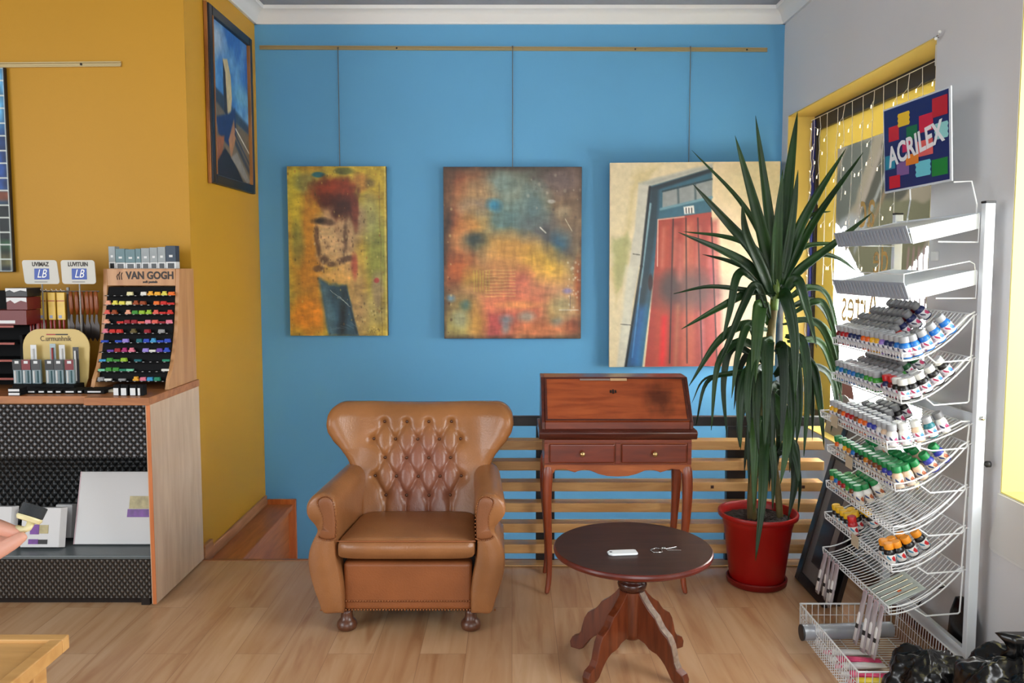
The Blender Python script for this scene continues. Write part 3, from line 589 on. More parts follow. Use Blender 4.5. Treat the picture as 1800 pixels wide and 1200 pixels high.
# --- tall mosaic of the city at the left edge
ma = P(5, 118, YF-.03); mb_ = P(25, 478, YF-.03); xm = (ma.x+mb_.x)/2; x0 = xm-.6
r = thing('mosaic_panel', 'tall blue and green mosaic picture cut by the left edge of the photo', 'picture', (xm, YF-.03, mb_.z)); H = ma.z-mb_.z
MB().box((-.6, 0.001, 0), (0, .025, H)).build('backing_board', M_fr, r, bevel=.003)
p = Painter(90, 180, (40, 90, 140)); p.poly([(0, 0), (1, 0), (1, .25), (0, .3)], (96, 166, 206), 1, .1); p.poly([(0, .3), (1, .32), (1, .6), (0, .6)], (30, 62, 120), 1, .06); p.poly([(0, .58), (1, .6), (1, .65), (0, .64)], (110, 60, 40), 1, .02); p.poly([(0, .65), (1, .66), (1, 1), (0, 1)], (22, 30, 32), 1, .03); p.poly([(0, .86), (1, .84), (1, .9), (0, .93)], (30, 66, 40), .9, .02); p.poly([(0, .93), (1, .9), (1, .97), (0, .98)], (96, 92, 56), .8, .02); p.tex(20, 14, 111, .35, 2)
for k in range(16): p.line((0, k/15), (1, k/15+.003*(-1)**k), .006, (214, 222, 216))
for k in range(11): p.line((k/10, 0), (k/10-.01, 1), .012, (214, 222, 216))
picture('mosaic_face', p, (-.597, 0, H-.003), (.592, 0, 0), (0, 0, -(H-.006)), M_print, r)
r.location.z += 0.0
# ------------------------------------------------------------------ slatted stair guard
M_pine = wood('pine_slat', (188, 140, 84), (214, 168, 108), 'X', 1.0, 0.45)
M_blk = mat('black_steel', (24, 22, 24), 0.4)
RX0, RX1 = -.30, 1.64; YR = 4.262
r = thing('stair_railing', 'black steel stair guard with pine slats behind the armchair and desk', 'railing', (.7, YR, 0))
def rp(mb, nm, m, **k):
    o = mb.build(nm, m, r, **k); return o
def zat(py, Y=YR): return P(900, py, Y).z
tops = [zat(640+c/2.857) for c in (385, 488, 593, 698, 801, 905, 1010)]
hz = zat(640+48/2.857)-zat(640+95/2.857)  # slat height
for k, zt in enumerate(tops):
    z0_ = max(zt-hz, .004)
    MB().box((RX0-.7, 0, z0_), (RX1-.7, .085, zt)).build('slat', M_pine, r, bevel=.004)
zr = zat(738)
MB().box((-.2-.7, .09, zr-.05), (RX1+.03-.7, .135, zr)).build('handrail', M_blk, r, bevel=.003)
for px in (960, 1303): 
    x = P(px, 800, YR).x
    MB().box((x-.05-.7, .0865, 0), (x+.05-.7, .13, zr-.051)).build('post', M_blk, r, bevel=.003)
M_bolt = mat('dark_bolt', (70, 36, 20), 0.4)
for px, k in ((1252, 2), (1361, 2), (1412, 2)):
    x = P(px, 850, YR).x; MB().box((x-.008-.7, -.003, tops[k]-.032), (x+.008-.7, .004, tops[k]-.016)).build('bolt', M_bolt, r)

# ------------------------------------------------------------------ bureau with a sloping fall front
M_mah = wood('mahogany', (92, 34, 16), (128, 52, 24), 'X', 1.2, 0.3, coat=.25)
M_mahz = wood('mahogany_leg', (104, 42, 18), (142, 62, 28), 'Z', 1.2, 0.3, coat=.25)
M_mahd = wood('dark_mahogany_edge', (60, 22, 14), (84, 34, 20), 'X', 1.2, 0.3, coat=.25)
def stained_mahogany():
    m = wood('fall_front_mahogany', (128, 54, 22), (164, 80, 38), 'X', 1.2, 0.32, coat=.2); nt = m.node_tree; N = nt.nodes.new; L = nt.links.new
    b = nt.nodes['Principled BSDF']; src = b.inputs['Base Color'].links[0].from_socket
    tc = N('ShaderNodeTexCoord'); mp = N('ShaderNodeMapping'); L(tc.outputs['Object'], mp.inputs['Vector']); mp.vector_type = 'TEXTURE'
    mp.inputs['Location'].default_value = (.215, 0, .12); mp.inputs['Scale'].default_value = (.085, 3, .11)
    n = N('ShaderNodeTexNoise'); n.inputs['Scale'].default_value = 2.0; L(mp.outputs[0], n.inputs['Vector'])
    g = N('ShaderNodeVectorMath'); g.operation = 'LENGTH'; L(mp.outputs[0], g.inputs[0])
    ad = N('ShaderNodeMath'); ad.operation = 'ADD'; L(g.outputs['Value'], ad.inputs[0]); L(n.outputs['Fac'], ad.inputs[1])
    mr = N('ShaderNodeMapRange'); L(ad.outputs[0], mr.inputs['Value']); mr.inputs['From Min'].default_value = .8; mr.inputs['From Max'].default_value = 1.7
    r_ = N('ShaderNodeValToRGB'); r_.color_ramp.elements[0].color = (.34, .3, .28, 1); r_.color_ramp.elements[1].position = 1.0; r_.color_ramp.elements[1].color = (1, 1, 1, 1)
    L(mr.outputs[0], r_.inputs['Fac']); mx = N('ShaderNodeMixRGB'); mx.blend_type = 'MULTIPLY'; mx.inputs['Fac'].default_value = 1
    L(src, mx.inputs['Color1']); L(r_.outputs['Color'], mx.inputs['Color2']); L(mx.outputs[0], b.inputs['Base Color']); return m
M_fall = stained_mahogany()
YD = 3.87
dx = (P(952, 760, YD).x+P(1222, 760, YD).x)/2
d = thing('writing_bureau', 'mahogany bureau with a closed sloping front and two small drawers', 'desk', (dx, YD, 0))
def dz(py, Y=YD): return P(1085, py, Y).z
def dxx(px, Y=YD): return P(px, 800, Y).x-dx
zl1, zl0 = dz(757), dz(773)       # moulded writing edge
HW = (P(1222, 760, YD).x-P(952, 760, YD).x)/2
DEP = .335
prof = [(0, zl1-.004), (-.006, zl1-.009), (-.006, zl1-.016), (.006, zl0+.002), (.02, zl0), (DEP, zl0), (DEP, zl1), (.01, zl1)]
MB().prism(prof, lambda y, z: (-HW-.012, y, z), lambda y, z: (HW+.012, y, z)).build('moulded_edge', M_mahd, d, autos=30, bevel=.003)
# carcass: sloping sides, top and back
zt = P(1085, 662, YD+.2).z; ys, yt = .03, .19
side = [(ys, zl1), (DEP, zl1), (DEP, zt), (yt, zt), (ys, zl1+.035)]
for s in (-1, 1):
    MB().prism(side, lambda y, z: (s*(HW-.002), y, z), lambda y, z: (s*(HW-.018), y, z)).build('side_panel', M_mahd, d, bevel=.003)
MB().box((-HW+.018, yt+.004, zt-.016), (HW-.018, DEP, zt)).build('top_panel', M_mah, d, bevel=.002)
MB().box((-HW+.018, DEP-.012, zl1), (HW-.018, DEP, zt-.016)).build('back_panel', M_mah, d)
MB().box((-HW+.018, ys+.004, zl1), (HW-.018, ys+.02, zl1+.036)).build('base_rail', M_mah, d, bevel=.003)
# fall front in its own tilted frame
fl = bpy.data.objects.new('fall_front', None)
Lf = math.hypot(yt-ys, zt-zl1-.045); ang = math.atan2(yt-ys, zt-zl1-.045)
o = MB().box((-HW+.0185, 0, 0), (HW-.0185, .016, Lf)).build('fall_front', M_fall, d, bevel=.004); o.location = (0, ys+.002, zl1+.042); o.rotation_euler = (-ang, 0, 0); fall = o
b = MB(); e = HW-.0185
b.box((-e, -.004, .0), (e, -.0002, .009)); b.box((-e, -.004, Lf-.009), (e, -.0002, Lf)); b.box((-e, -.004, .0095), (-e+.012, -.0002, Lf-.0095)); b.box((e-.012, -.004, .0095), (e, -.0002, Lf-.0095))
b.build('edge_bead', M_mahd, fall, bevel=.0015)
M_key = mat('dark_keyhole', (22, 14, 12), 0.5)
b = MB()
for k in (-1, 0, 1): b.box((-.004+k*.012-.01, -.0045, Lf*.62-abs(k)*-.004), (.004+k*.012-.01, -.0002, Lf*.62+.022-abs(k)*.004))
b.build('keyhole', M_key, fall)
M_tape = mat('pale_tape', (196, 160, 120), .5); M_tape2 = mat('grey_tape', (140, 120, 110), .5)
MB().box((-.02, -.006, Lf-.022), (.062, -.0042, Lf-.008)).build('tape_label', M_tape, fall); MB().box((-.17, -.0055, Lf-.02), (-.022, -.0042, Lf-.01)).build('tape_label', M_tape2, fall)
# drawer case and apron
HC = HW-.014; zc1 = zl0-.0005; zdr0 = dz(815); za = dz(822)
M_ap = wood('apron_mahogany', (136, 66, 28), (172, 94, 46), 'X', 1.2, 0.32, coat=.2)
def apron_poly():
    zb = dz(640+575/2.857); zcusp = dz(640+568/2.857); zmid = dz(640+600/2.857)
    pts = []
    lx = dxx(860+310/2.857); rx = dxx(860+975/2.857)
    tl = [(-HC, zc1), (HC, zc1)]
    xs = [(1.0, za-.055), (.985, za-.038), (.93, za-.012), (.8, za-.008), (.72, za-.018), (.64, za-.026), (.6, za-.02), (.5, za-.012), (.4, za-.018), (.28, za-.034), (.16, za-.043), (0, za-.046)]
    right = [((HC-.032)*f, z) for f, z in xs]; left = [(-x, z) for x, z in reversed(right[:-1])]
    return tl+[(HC, za-.06)]+right+left+[(-HC, za-.06)]
o = MB().prism(apron_poly(), lambda x, z: (x, .012, z), lambda x, z: (x, .03, z)).build('apron', M_ap, d, bevel=.002)
zd1 = dz(779); gap = .012
b = MB(); b.box((-HC, .005, zdr0-.006), (HC, .0118, zdr0)); b.box((-HC, .005, zd1), (HC, .0118, zc1)); b.box((-.012, .005, zdr0), (.012, .0118, zd1)); b.box((-HC, .005, zdr0), (-HC+.02, .0118, zd1)); b.box((HC-.02, .005, zdr0), (HC, .0118, zd1))
b.build('drawer_frame', M_mah, d, bevel=.0015)
for s in (-1, 1): MB().box((s*HC-.009*(s+1), .031, zdr0-.05), (s*HC+.009*(1-s), DEP-.01, zc1)).build('case_side', M_mah, d)
MB().box((-HC+.019, DEP-.022, zdr0-.05), (HC-.019, DEP-.01, zc1)).build('case_back', M_mah, d)
M_dr = wood('drawer_mahogany', (88, 30, 12), (116, 44, 20), 'X', 1.2, 0.28, coat=.3); M_knob = mat('brass_knob', (196, 160, 110), .25, metal=.8)
for s in (-1, 1):
    x0_, x1_ = (-HC+.024, -.016) if s < 0 else (.016, HC-.024)
    q = MB().box((x0_, -.004, zdr0+.004), (x1_, .0115, zd1-.004)).build('drawer', M_dr, d, bevel=.006, seg=3)
    MB().lathe([(.005, 0), (.005, .012), (.012, .016), (.0135, .022), (.009, .028), (0, .03)], 12, M=Matrix.Translation(((x0_+x1_)/2, -.004, (zdr0+zd1)/2+.002)) @ Matrix.Rotation(PI/2, 4, 'X')).build('knob', M_knob, q, smooth=True)
def cab_leg(sx, sy):
    """cabriole leg: knee swells out, ankle thins, foot kicks out"""
    ztop = zdr0-.002; prof = [(1.0, 0, .03), (.9, .002, .031), (.8, .006, .029), (.62, .004, .025), (.4, -.006, .019), (.2, -.010, .016), (.08, -.006, .0155), (.0, .006, .016)]
    rings = []
    cx = sx*(HC-.018); cy = .032 if sy < 0 else DEP-.04
    for t, off, hw in reversed(prof):
        z = t*ztop; x = cx+sx*off; y = cy+(sy*off if sy < 0 else -off*.3); k = hw*.86
        rings.append([Vector((x+a*k, y+b_*k, z)) for a, b_ in ((-1, -.7), (-.7, -1), (.7, -1), (1, -.7), (1, .7), (.7, 1), (-.7, 1), (-1, .7))])
    return MB().rings(rings)
for sx in (-1, 1):
    for sy in (-1, 1): cab_leg(sx, sy).build('leg', M_mahz, d, autos=50, sub=1)

# ------------------------------------------------------------------ round pedestal table
M_top = wood('dark_table_top', (38, 22, 15), (62, 38, 27), 'X', 1.0, 0.42, coat=0.0); M_rim = wood('red_table_rim', (78, 22, 14), (104, 32, 20), 'X', 1, .3, coat=.25)
M_ped = wood('pedestal_wood', (80, 34, 16), (118, 56, 28), 'Z', 1.2, .3, coat=.25); M_pedd = wood('dark_pedestal_turning', (46, 18, 12), (66, 28, 18), 'Z', 1.2, .25, coat=.35)
M_worn = wood('worn_grey_wood', (112, 92, 78), (150, 128, 110), 'Y', 2, .45)
TY = 3.22; TX = P(1112, 960, TY).x; TZ = .478; TR = .3165
t = thing('pedestal_table', 'low round table with a dark top on a four-legged pedestal', 'table', (TX, TY, 0))
MB().lathe([(TR-.012, TZ-.028), (TR-.003, TZ-.022), (TR, TZ-.012), (TR-.002, TZ-.004), (TR-.006, TZ-.001)], 96).build('rim', M_rim, t, autos=30)
MB().lathe([(TR-.0065, TZ-.006), (TR-.0065, TZ), ], 96).build('tabletop', M_top, t, autos=30)
MB().lathe([(.052, TZ-.175), (.056, TZ-.165), (.059, TZ-.152), (.056, TZ-.142), (.047, TZ-.136), (.047, TZ-.131), (.055, TZ-.125), (.061, TZ-.112), (.056, TZ-.1), (.048, TZ-.095), (.046, TZ-.07), (.052, TZ-.06), (.058, TZ-.0285)], 32).build('turned_collar', M_pedd, t, smooth=True)
MB().lathe([(.0, .1), (.03, .102), (.043, .115), (.045, .13), (.048, .22), (.051, .28), (.051, TZ-.1755)], 32).build('column', M_ped, t, autos=40)
legp_top = [(.03, .365), (.05, .36), (.07, .33), (.095, .30), (.115, .282), (.128, .272), (.14, .25), (.155, .228), (.17, .215), (.19, .2), (.205, .17), (.215, .13), (.222, .095), (.235, .07), (.262, .055), (.272, .03), (.268, .0)]
legp_bot = [(.228, .0), (.21, .012), (.196, .035), (.178, .062), (.158, .082), (.138, .095), (.118, .098), (.1, .104), (.08, .12), (.055, .127), (.03, .13)]
legp_top = [(u, z*.84) for u, z in legp_top]; legp_bot = [(u, z*.9) for u, z in legp_bot]
for k, deg in enumerate((32, 148, 222, 312)):
    a = math.radians(deg); ca, sa = math.cos(a), math.sin(a); h = .017
    q = MB().prism(legp_top+legp_bot, lambda u, z: (u*ca-h*sa, u*sa+h*ca, z), lambda u, z: (u*ca+h*sa, u*sa-h*ca, z)).build('leg', M_ped, t, bevel=.003)
    if deg == 312:   # bare strip where the varnish has worn off
        st = MB(); e = .0155
        pts = legp_top[1:14]; vs = []
        for (u, z) in pts: vs += [(u*ca-e*sa, u*sa+e*ca, z+.0016), (u*ca+e*sa, u*sa-e*ca, z+.0016)]
        st.add([(x+.0012*ca, y+.0012*sa, z) for x, y, z in vs], [(2*i, 2*i+1, 2*i+3, 2*i+2) for i in range(len(pts)-1)])
        st.build('worn_top_edge', M_worn, q)
# things lying on the table
M_tag = mat('white_plastic', (232, 238, 240), .3); M_chrome = mat('bright_metal', (210, 210, 205), .2, metal=1.0)
c = P(1093, 973, TY); 
def on_table(px, py):
    u = (px-900)/F; v = (600-py+SH)/F; dd = Vector((u, math.cos(TH)+v*math.sin(TH), -math.sin(TH)+v*math.cos(TH))); s = (TZ-CAMZ)/dd.z; return Vector((dd.x*s, dd.y*s, TZ))
q = on_table(1094, 973)
tg = thing('key_tag', 'white plastic tag lying on the round table', 'tag', q, math.radians(6))
poly = [(-.058, -.012), (-.045, -.024), (.05, -.024), (.058, -.018), (.058, .018), (.05, .024), (-.045, .024), (-.058, .012)]
MB().prism(poly, lambda x, y: (x, y, .0005), lambda x, y: (x, y, .009)).build('tag_body', M_tag, tg, bevel=.003)
MB().prism([(-.046+.006*math.cos(i*.785), .006*math.sin(i*.785)) for i in range(8)], lambda x, y: (x, y, .0091), lambda x, y: (x, y, .0096)).build('tag_hole', mat('dark_hole', (60, 62, 66), .5), tg)
q = on_table(1166, 968)
ky = thing('key_ring', 'wire key ring with two thin metal keys on the round table', 'keys', q, math.radians(12))
MB().tube([(-.045, -.018, .003), (-.05, .012, .003), (-.02, .03, .003), (-.004, .012, .004), (-.012, -.02, .003)], .0022, 6, closed=True).build('ring', M_chrome, ky, smooth=True)
MB().tube([(-.004, .01, .006), (.01, .004, .0085), (.014, .014, .0085), (.0, .018, .006)], .002, 6, closed=True).build('link', M_chrome, ky, smooth=True)
for yy, dy in ((.012, .02), (.004, -.014)):
    MB().box((.016, -.003, .001), (.07, .003, .0032), Matrix.Translation((0, yy, 0)) @ Matrix.Rotation(dy*14, 4, 'Z')).build('key', M_chrome, ky, bevel=.0008)
# ------------------------------------------------------------------ tufted leather armchair
M_lea = mat('tan_leather', (150, 100, 61), 0.29, spec=0.45, vary=.16, vscale=5, bump=.12, bscale=130)
M_lea2 = mat('brown_leather_front', (146, 86, 48), 0.33, spec=0.45, vary=.14, vscale=5, bump=.12, bscale=130)
M_lea3 = mat('pink_brown_leather', (150, 98, 72), 0.34, spec=0.45, vary=.14, vscale=6, bump=.1, bscale=130)
M_panel = mat('arm_panel_leather', (132, 82, 50), 0.38, spec=0.4, vary=.12, vscale=6, bump=.1, bscale=130)
M_nail = mat('dark_brass_nail', (150, 96, 58), .3, metal=.6); M_btn = mat('tufting_button', (84, 46, 24), .25, spec=.6)
M_foot = wood('turned_foot_wood', (76, 42, 26), (104, 62, 40), 'Z', 1, .35, coat=.2); M_gap = mat('dark_underside', (30, 20, 14), .9)
CY = 3.46; CX = P(717, 960, CY+.05).x
ch = thing('armchair', 'buttoned tan leather wing armchair beside the bureau', 'armchair', (CX, CY, 0))
def cx_(px, Y): return P(px, 900, Y).x-CX
def cz_(py, Y): return P(720, py, Y).z
ZB = .094
# front panel under the seat, with two nail rows
zf1 = cz_(988, CY+.03); fw = .279
MB().box((-fw, .03, ZB+.002), (fw, .10, zf1)).build('front_panel', M_lea2, ch, bevel=.018, seg=4)
MB().box((-fw-.06, .06, ZB), (fw+.06, .60, ZB+.02)).build('bottom_board', M_gap, ch)
MB().box((-fw-.015, .09, ZB+.02), (fw+.015, .60, .32)).build('seat_deck', M_gap, ch)
def nails(pts, parent, r=.0052):
    b = MB()
    for p_ in pts: b.ball(p_, (r, r*.7, r), 6, 4)
    o = b.build('nail_trim', M_nail, parent, smooth=True); o['kind'] = 'stuff'; return o
zn = cz_(1056, CY+.03)
nails([(-fw+.01+i*(2*fw-.02)/44, .0285, zn) for i in range(45)], ch); nails([(-fw-.1+i*(2*fw+.2)/56, .03, ZB+.006) for i in range(57)], ch)
# seat cushion
zs = cz_(947, CY); zsb = cz_(982, CY)
def cushion(u, v): pass
rings = []; hwid = .302; th = zs-zsb
for k in range(13):
    yk = -.012+.50*k/12; drop = -.02*(k/12); e = 1-(.35 if k in (0, 12) else .1 if k in (1, 11) else 0)
    ring = []
    for j in range(40):
        a = 2*PI*j/40; c, s = math.cos(a), math.sin(a); c = math.copysign(abs(c)**.28, c); s = math.copysign(abs(s)**.34, s)
        wx = (hwid-.03*(k/12))*(1 if e == 1 else .965 if e < .7 else .99); crown_ = .016*(1-(abs(c))**2)*math.sin(PI*min(1, k/12))
        z = (zs+zsb)/2+drop+s*th/2*(e*.3+.7)+(crown_ if s > 0 else 0)
        ring.append(Vector((c*wx, yk, z)))
    rings.append(ring)
sc_ = MB().rings(rings).build('seat_cushion', M_lea, ch, smooth=True)
pipe = [(c*hwid*.985, -.014+.004*(abs(c) > .95), zs-.006) for c in np.linspace(-1, 1, 24)]
MB().tube(pipe, .0035, 6).build('piping', M_lea2, sc_, smooth=True)
# arms: mushroom profile swept from the scrolled front to the back
def arm(s):
    Yf = CY+.02
    # profile given as (x from chair axis, z), outer side then inner side, going clockwise
    outl = [(.305, ZB+.0), (.36, ZB+.0), (.385, ZB+.06), (.412, .24), (.425, .31), (.42, .35), (.402, .385), (.384, .41), (.382, .43), (.396, .455), (.423, .485), (.428, .515), (.418, .545), (.395, .567), (.365, .577), (.332, .572), (.308, .552), (.296, .52), (.298, .47), (.305, .40), (.30, .33), (.284, .26), (.275, .18), (.275, ZB+.0)]
    outl = [(x, z+.048*min(1, max(0, (z-.3)/.12))) for x, z in outl]
    sm = bez([(x, 0, z) for x, z in outl], 4); cen = Vector((.35, 0, .38)); R = []
    st = [(-.012, .86), (-.006, .94), (.006, .985), (.025, 1), (.1, 1), (.2, 1), (.32, .99), (.45, .96), (.56, .92), (.6, .85)]
    for y, k in st:
        t_ = max(0, y)/.6; ring = []
        for q in sm:
            x = cen.x+(q.x-cen.x)*(k if y < .1 else (.9+.1*k)); z = cen.z+(q.z-cen.z)*(.5+.5*k if y < .1 else 1)
            if q.z > .42: z -= .005*t_
            x -= .035*t_ if q.z > .3 else .012*t_
            ring.append(Vector((s*x, y, max(z, ZB))))
        R.append(ring if s > 0 else list(reversed(ring)))
    o = MB().rings(R).build('arm', M_lea, ch, smooth=True)
    # scroll panel on the front, outlined by nails
    pan = [(.302, .435), (.300, .50), (.304, .56), (.315, .60), (.335, .614), (.358, .61), (.373, .594), (.368, .57), (.354, .53), (.352, .49), (.362, .458), (.372, .442), (.35, .43), (.32, .428)]
    ps = [(q.x, q.z) for q in bez([(x, 0, z) for x, z in pan+[pan[0]]], 3)][:-1]
    rr = [[Vector((s*(.338+(x-.338)*k), yy, .52+(z-.52)*k)) for x, z in ps] for yy, k in ((.004, 1.0), (-.0145, 1.0), (-.018, .9), (-.0185, .7))]
    pn = MB().rings(rr).build('arm_panel', M_panel, o, smooth=True)
    nl = [q for q in bez([(x, 0, z) for x, z in pan+[pan[0]]], 4)][:-1]
    nails([(s*(.338+(q.x-.338)*1.09), -.0155, .52+(q.z-.52)*1.03) for q in nl], o, .0034)
    return o
arm(-1); arm(1)
# back: swelling wings, diamond tufting
btn_px = [(165, (419, 523, 625, 731)), (246, (367, 470, 574, 674, 773)), (333, (420, 521, 624, 726)), (420, (371, 472, 575, 676, 776)), (510, (421, 518, 624, 724))]
def back_y(z): return .475+(z-.40)*.30
btn = []
for row, xs in btn_px:
    py = 680+row/2.667; y = .55
    for _ in range(4): z = cz_(py, CY+y); y = back_y(z)
    for xx in xs: btn.append((cx_(520+xx/2.667, CY+y), z, len(btn)))
zT = cz_(706, CY+back_y(.9)); zBk = .36
rows_ = {}
for x, z, i in btn: rows_.setdefault(round(z, 3), []).append((x, z))
rk = sorted(rows_, reverse=True); creases = []
for a_, b_ in zip(rk, rk[1:]):
    for (xa, za_) in rows_[a_]:
        for (xb, zb_) in rows_[b_]:
            if abs(xa-xb) < .085: creases.append(((xa, za_), (xb, zb_)))
for (xa, za_) in rows_[rk[-1]]: creases.append(((xa, za_), (xa, za_-.16)))
def halfw(z):
    pts = [(.30, .30), (.42, .31), (.55, .325), (.62, .352), (.70, .39), (.78, .43), (.84, .452), (.90, .462), (1.0, .464)]
    for (a_, wa), (b_, wb) in zip(pts, pts[1:]):
        if z <= b_:
            t_ = max(0, (z-a_)/(b_-a_)); return wa+(wb-wa)*(t_*t_*(3-2*t_)*.3+t_*.7)
    return pts[-1][1]
NU, NV = 130, 110
xs = np.linspace(-1, 1, NU+1)[None, :]*np.ones((NV+1, 1)); vs_ = np.linspace(0, 1, NV+1)[:, None]*np.ones((1, NU+1))
rc = .085     # corner radius at the top
ZZ = zBk+(zT-zBk)*vs_
# top edge droops a little in the middle and rounds off at the corners
top = zT-.012*(1-np.abs(xs)**2)
HWs = np.vectorize(halfw)(ZZ)
XX = xs*HWs
edge = np.clip((np.abs(XX)-(HWs-rc))/rc, 0, 1)
drop = rc*(1-np.sqrt(np.clip(1-edge**2, 0, 1)))*np.clip((vs_-.55)/.45, 0, 1)
ZZ = zBk+(top-zBk)*vs_-drop
bulge = np.zeros_like(XX); big = np.zeros_like(XX)
dist = np.full(XX.shape, 9.0)
for (a_, b_) in creases:
    dx_, dz_ = b_[0]-a_[0], b_[1]-a_[1]; L2 = dx_*dx_+dz_*dz_; t_ = np.clip(((XX-a_[0])*dx_+(ZZ-a_[1])*dz_)/L2, 0, 1)
    dist = np.minimum(dist, np.hypot(XX-a_[0]-t_*dx_, ZZ-a_[1]-t_*dz_))
db = np.full(XX.shape, 9.0)
for x, z, i in btn: db = np.minimum(db, np.hypot(XX-x, ZZ-z))
tuft = .013*np.exp(-(dist/.011)**1.3)+.02*np.exp(-(db/.021)**1.6)
wing = .11*np.clip((np.abs(XX)-.22)/.24, 0, 1)**1.6*np.clip((ZZ-.5)/.2, 0, 1)
e_side = np.clip((np.abs(xs)-.86)/.14, 0, 1); e_top = np.clip((vs_-.88)/.12, 0, 1)
rnd = .055*(1-np.sqrt(np.clip(1-e_side**2, 0, 1)))+.055*(1-np.sqrt(np.clip(1-e_top**2, 0, 1)))
soft = .02*np.cos(np.clip(XX/.3, -1, 1)*PI/2)*np.cos(np.clip((ZZ-.62)/.3, -1, 1)*PI/2)
YY = .475+(ZZ-.40)*.30-wing+rnd+tuft-soft
front = np.stack([XX, YY, ZZ], -1).reshape(-1, 3).tolist()
Yb = np.maximum(.475+(ZZ-.40)*.30+.13-wing*.55-rnd*.8, YY+.02*(1-np.maximum(e_side, e_top))+.002)
backv = np.stack([XX, Yb, ZZ], -1).reshape(-1, 3).tolist()
b = MB(); n1_ = NU+1; fs = [(j*n1_+i, j*n1_+i+1, (j+1)*n1_+i+1, (j+1)*n1_+i) for j in range(NV) for i in range(NU)]
off = n1_*(NV+1); fb = [tuple(off+k for k in reversed(f_)) for f_ in fs]
loop = [i for i in range(NU)]+[j*n1_+NU for j in range(NV)]+[NV*n1_+i for i in range(NU, 0, -1)]+[j*n1_ for j in range(NV, 0, -1)]
fl_ = [(loop[k], off+loop[k], off+loop[(k+1) % len(loop)], loop[(k+1) % len(loop)]) for k in range(len(loop))]
b.v = [tuple(p_) for p_ in front+backv]; b.f = fs+fb+fl_
# the buttoned middle has a pinker hide than the wings
cen_in = ((np.abs(XX) < .19) & (ZZ < zT-.10)).reshape(-1)
b.mi = [1 if cen_in[f_[0]] and cen_in[f_[2]] else 0 for f_ in fs]+[0]*(len(fb)+len(fl_))
def two_tone():
    m = mat('tufted_back_leather', (154, 102, 60), 0.27, spec=.45, vary=.14, vscale=5, bump=.1, bscale=130); nt = m.node_tree; b_ = nt.nodes['Principled BSDF']; src = b_.inputs['Base Color'].links[0].from_socket
    N = nt.nodes.new; L = nt.links.new; tc = N('ShaderNodeTexCoord'); mp = N('ShaderNodeMapping'); mp.vector_type = 'TEXTURE'; L(tc.outputs['Object'], mp.inputs['Vector']); mp.inputs['Location'].default_value = (0.02, 0, .55); mp.inputs['Scale'].default_value = (.2, 9, .24)
    g = N('ShaderNodeVectorMath'); g.operation = 'LENGTH'; L(mp.outputs[0], g.inputs[0]); r_ = N('ShaderNodeMapRange'); L(g.outputs['Value'], r_.inputs['Value']); r_.inputs['From Min'].default_value = .6; r_.inputs['From Max'].default_value = 1.15; r_.inputs['To Min'].default_value = 1; r_.inputs['To Max'].default_value = 0
    mx = N('ShaderNodeMixRGB'); L(r_.outputs[0], mx.inputs['Fac']); L(src, mx.inputs['Color1']); mx.inputs['Color2'].default_value = (*lin((142, 90, 70)), 1); L(mx.outputs[0], b_.inputs['Base Color']); return m
b.mi = [0]*len(b.f)
bk = b.build('back', two_tone(), ch, smooth=True)
for x, z, i in btn:
    MB().ball((x, back_y(z)+.021-.02*math.cos(min(1, abs(x/.3))*PI/2)*math.cos(max(-1, min(1, (z-.62)/.3))*PI/2)+.004, z), (.0076, .006, .0076), 10, 6).build('button', M_btn, bk, smooth=True)
# bun feet
for fx, fy in ((cx_(607, CY+.06), .06), (cx_(827, CY+.06), .06), (-.28, .56), (.28, .56)):
    MB().lathe([(.028, 0), (.041, .008), (.045, .022), (.042, .036), (.034, .046), (.028, .052), (.025, .075), (.027, ZB)], 20, (fx, fy, 0)).build('foot', M_foot, ch, smooth=True)
# ------------------------------------------------------------------ shop counter with pressed-metal panels
M_birch = wood('pale_birch_laminate', (196, 166, 138), (214, 188, 160), 'Z', .8, .45)
M_band = wood('orange_edge_band', (184, 104, 56), (206, 124, 72), 'Z', 1, .4)
M_wt = wood('beech_worktop', (150, 92, 52), (182, 120, 72), 'X', 1, .38)
M_wte = wood('beech_worktop_edge', (160, 88, 42), (188, 112, 58), 'X', 1, .38)
def pressed(name, base, hi, period, aspect):
    m = bpy.data.materials.new(name); m.use_nodes = True; nt = m.node_tree; N = nt.nodes.new; L = nt.links.new; b = nt.nodes['Principled BSDF']
    b.inputs['Metallic'].default_value = .5; b.inputs['Roughness'].default_value = .34
    tc = N('ShaderNodeTexCoord'); sp = N('ShaderNodeSeparateXYZ'); L(tc.outputs['Object'], sp.inputs[0])
    def mth(op, a, c, d=None):
        n = N('ShaderNodeMath'); n.operation = op
        for i, v in enumerate((a, c)):
            if v is None: continue
            if isinstance(v, (int, float)): n.inputs[i].default_value = v
            else: L(v, n.inputs[i])
        return n.outputs[0]
    k = 2*PI/period; u = mth('MULTIPLY', sp.outputs['X'], k); v = mth('MULTIPLY', sp.outputs['Z'], k*aspect)
    a = mth('SINE', mth('ADD', u, v), None); c = mth('SINE', mth('SUBTRACT', u, v), None)
    h = mth('ABSOLUTE', mth('MULTIPLY', a, c), None)
    r = N('ShaderNodeValToRGB'); r.color_ramp.elements[0].position = .42; r.color_ramp.elements[0].color = (*lin(base), 1); r.color_ramp.elements[1].position = 1.0; r.color_ramp.elements[1].color = (*lin(hi), 1)  # painted highlights: base colour lightens where the pressed pattern rises
    L(h, r.inputs['Fac']); L(r.outputs['Color'], b.inputs['Base Color'])
    bp = N('ShaderNodeBump'); bp.inputs['Strength'].default_value = 1.0; bp.inputs['Distance'].default_value = .006; L(h, bp.inputs['Height']); L(bp.outputs['Normal'], b.inputs['Normal'])
    return m
